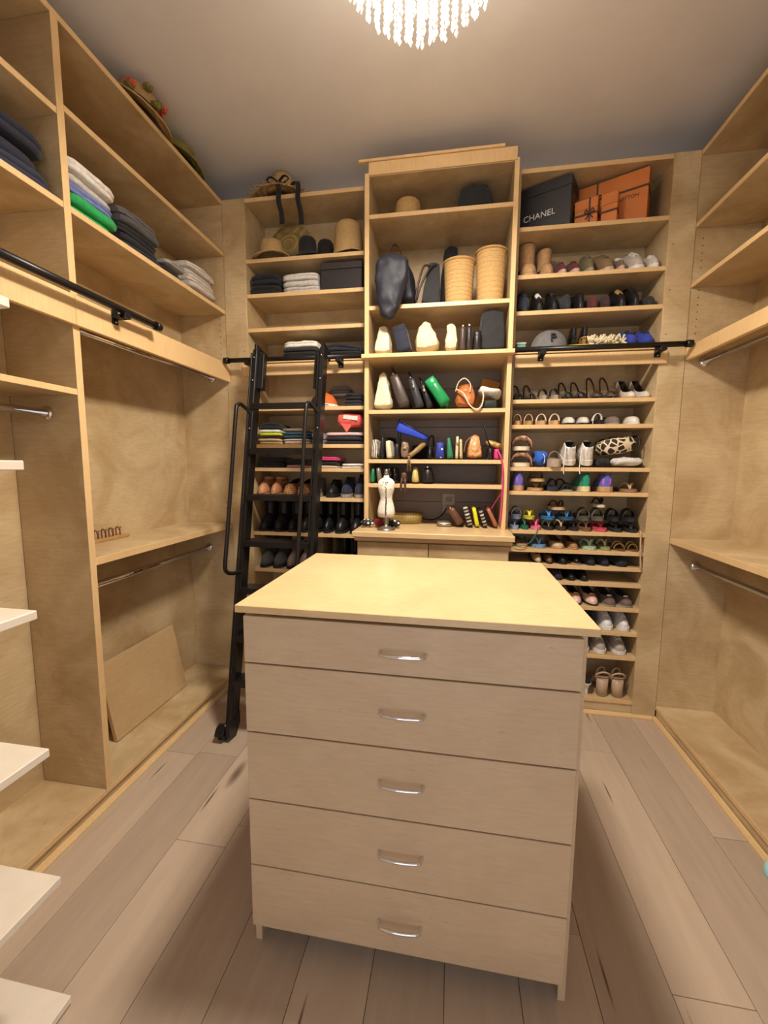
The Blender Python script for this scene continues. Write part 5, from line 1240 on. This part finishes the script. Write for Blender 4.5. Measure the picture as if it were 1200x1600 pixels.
for k in range(24):
    z_ = .075+k*.0065; rr = interp([(.062, .047), (.09, .050), (.135, .040), (.155, .0335), (.175, .036), (.2, .045), (.24, .046)], z_)
    mb.box(.003-rnd.uniform(.001, .004), .003+rnd.uniform(.001, .004), -rr*.62-.0075, -rr*.62+.002, z_, z_+.0035)
for k in range(14):
    a = rnd.uniform(-2.2, -.9); z_ = rnd.uniform(.20, .24); rr = interp([(.2, .045), (.222, .049), (.24, .046), (.26, .03)], z_)
    mb.box(-.002, .002, -.0012, .0012, -.0018, .0018, M=T(rr*.88*math.cos(a), rr*.62*math.sin(a)-.0045, z_, rz=a+PI/2))
tag(mb.build('writing', INK, t), kind='stuff')
DOTS = mat_spots('polka_dots', srgb(232, 228, 222), srgb(20, 18, 20), 52, .34, .38, 'dots')
t = thing('fabric_bow', 'black and white polka dot fabric bow with red middle behind the dress form', 'bow', (tx(598, 2.09, 1.0), 2.098, zk+.003), rot=(0, 0, 0))
for sg in (-1, 1):
    MB().blob(.070, .045, .040, .8, 7, lambda p, w, sg=sg: (p.x, p.y*(.6+.5*abs(p.x+sg*.035)/.07), p.z), wr=.002, M=T(sg*.068-.012, -.006, 0)).build('bow_wing', DOTS, t)
MB().blob(.070, .030, .045, .7, 6, wr=.002, M=T(-.012, .004, 0)).build('bow_middle', cloth(120, 24, 28), t)
t = thing('oval_basket', 'oval gold woven box behind the dress form on the counter', 'basket', (tx(634, 2.30, 1.0), 2.30, zk+.0005))
GW = mat_spots('gold_weave', srgb(92, 76, 40), srgb(190, 166, 96), 70, .3, .55, 'wave', .6)
MB().lathe([(0, 0), (.088, 0), (.092, .03), (.094, .055), (.088, .055), (.085, .01), (0, .01)], 28, sy=.62).build('body', GW, t)
MB().tube([(.094*math.cos(2*PI*k/28), .058*math.sin(2*PI*k/28), .055) for k in range(28)], .004, 6, loop=True).build('rim', leather(110, 84, 44), t)
def wallet(u0, u1, h, lean, m, label, dy=0.0, d=.16, trim=None):
    return slab(u0, u1, zk, h, d, lean, m, label, y=YT+.02+dy, name='wallet', trim=trim, taper=.05, cat='wallet', group='wallets on the counter', wr=.001)
t = thing('wallet', 'silver wallet lying flat on the counter', 'wallet', (tx(694, YT+.08, zk), YT+.09, zk+.0005), group='wallets on the counter')
MB().blob(.082, .10, .022, .35, 6).build('body', mat_plain('silver_leather', srgb(150, 140, 124), .3, .5), t)
MB().tube([(-.038, -.050, .011), (.038, -.050, .011)], .003, 6).build('zipper', STEEL, t)
STRP = mat_stripes('zebra_stripes', [srgb(30, 28, 28), srgb(150, 142, 134), srgb(30, 28, 28), srgb(196, 188, 178)], 28)
wallet(714, 727, .105, -.60, leather(92, 60, 42), 'brown leather wallet leaning over the silver one', trim=GOLD)
wallet(731, 740, .105, -.30, STRP, 'black and grey striped wallet left of the yellow one')
wallet(743, 750, .104, -.22, mat_plain('neon_yellow', srgb(216, 214, 40), .5), 'neon yellow wallet among the striped ones')
wallet(756, 763, .096, -.34, STRP, 'black and grey striped wallet right of the yellow one')
wallet(773, 780, .110, -.46, leather(164, 100, 70), 'tan leather glasses case at the right end of the counter', trim=leather(120, 64, 40))
xo = tx(701, YW-.014, 1.09)
t = thing('wall_outlet', 'grey double wall outlet at the back of the counter niche', 'outlet', (xo, YW-.0135, 1.085))
MB().cbox(-.038, .038, -.006, 0, -.058, .058, .002).build('cover_plate', mat_plain('outlet_plastic', srgb(186, 178, 170), .5), t)
for dz in (-.024, .024):
    MB().cbox(-.017, .017, -.009, -.005, dz-.014, dz+.014, .002).build('socket', mat_plain('outlet_plastic2', srgb(160, 152, 146), .5), t)
o = MB().tube(smooth_path([(tx(655, 2.36, 1.03), 2.36, zk+.030), (tx(665, 2.40, 1.0), 2.40, zk+.012), (tx(678, 2.43, 1.0), 2.43, zk+.006), (tx(690, 2.46, 1.02), 2.455, zk+.03), (xo-.012, 2.478, 1.055)], 6), .0032, 6).build('power_cord', BKS)
tag(o, 'black power cord running to the outlet on the counter', 'cord')

# ------------------------------------------------------------------ loose things in the left closet and on the floor
t = MB().cbox(-.009, .009, -.245, .245, 0, .350, .001).build('plywood_board', mat_wood('plywood_panel', srgb(206, 176, 132), srgb(178, 140, 94), grain=(2, 3, 14)))
t.location = (-1.452, 1.748, ZBASE+.003); t.rotation_euler = (0, -.20, 0)
tag(t, 'loose maple board leaning against the back of the lower left closet', 'board')
t = thing('hook_rack', 'small wooden strip with brown hooks lying on the left closet shelf', 'rack', (-1.520, 1.625, .9645))
MB().cbox(-.018, .018, -.110, .090, 0, .014, .002).build('strip', mat_wood('oak_strip', srgb(190, 150, 96), srgb(150, 110, 66)), t)
for k in range(4):
    yk = -.085+.040*k
    MB().tube(smooth_path([(-.004, yk, .014), (-.006, yk, .040), (.0, yk, .052), (.010, yk, .050), (.012, yk, .036)], 4), .0030, 6).tube([(.004, yk+.012, .014), (.004, yk+.012, .046), (.010, yk+.016, .050)], .0028, 6).build('hook', leather(120, 72, 44), t)
p = at(1198, 1360, z=.02)
t = thing('plastic_bottle', 'pale blue plastic bottle cap standing at the right edge of the floor', 'bottle', (p.x+.022, p.y, .0005))
PB = mat_plain('pale_blue_plastic', srgb(170, 224, 232), .3)
MB().lathe([(0, 0), (.024, 0), (.026, .004), (.026, .030), (.018, .042), (.010, .046), (0, .046)], 20).build('body', PB, t)
MB().lathe([(.011, .046), (.012, .048), (.012, .060), (0, .061)], 16).build('cap', mat_plain('white_plastic', srgb(230, 236, 238), .3), t)
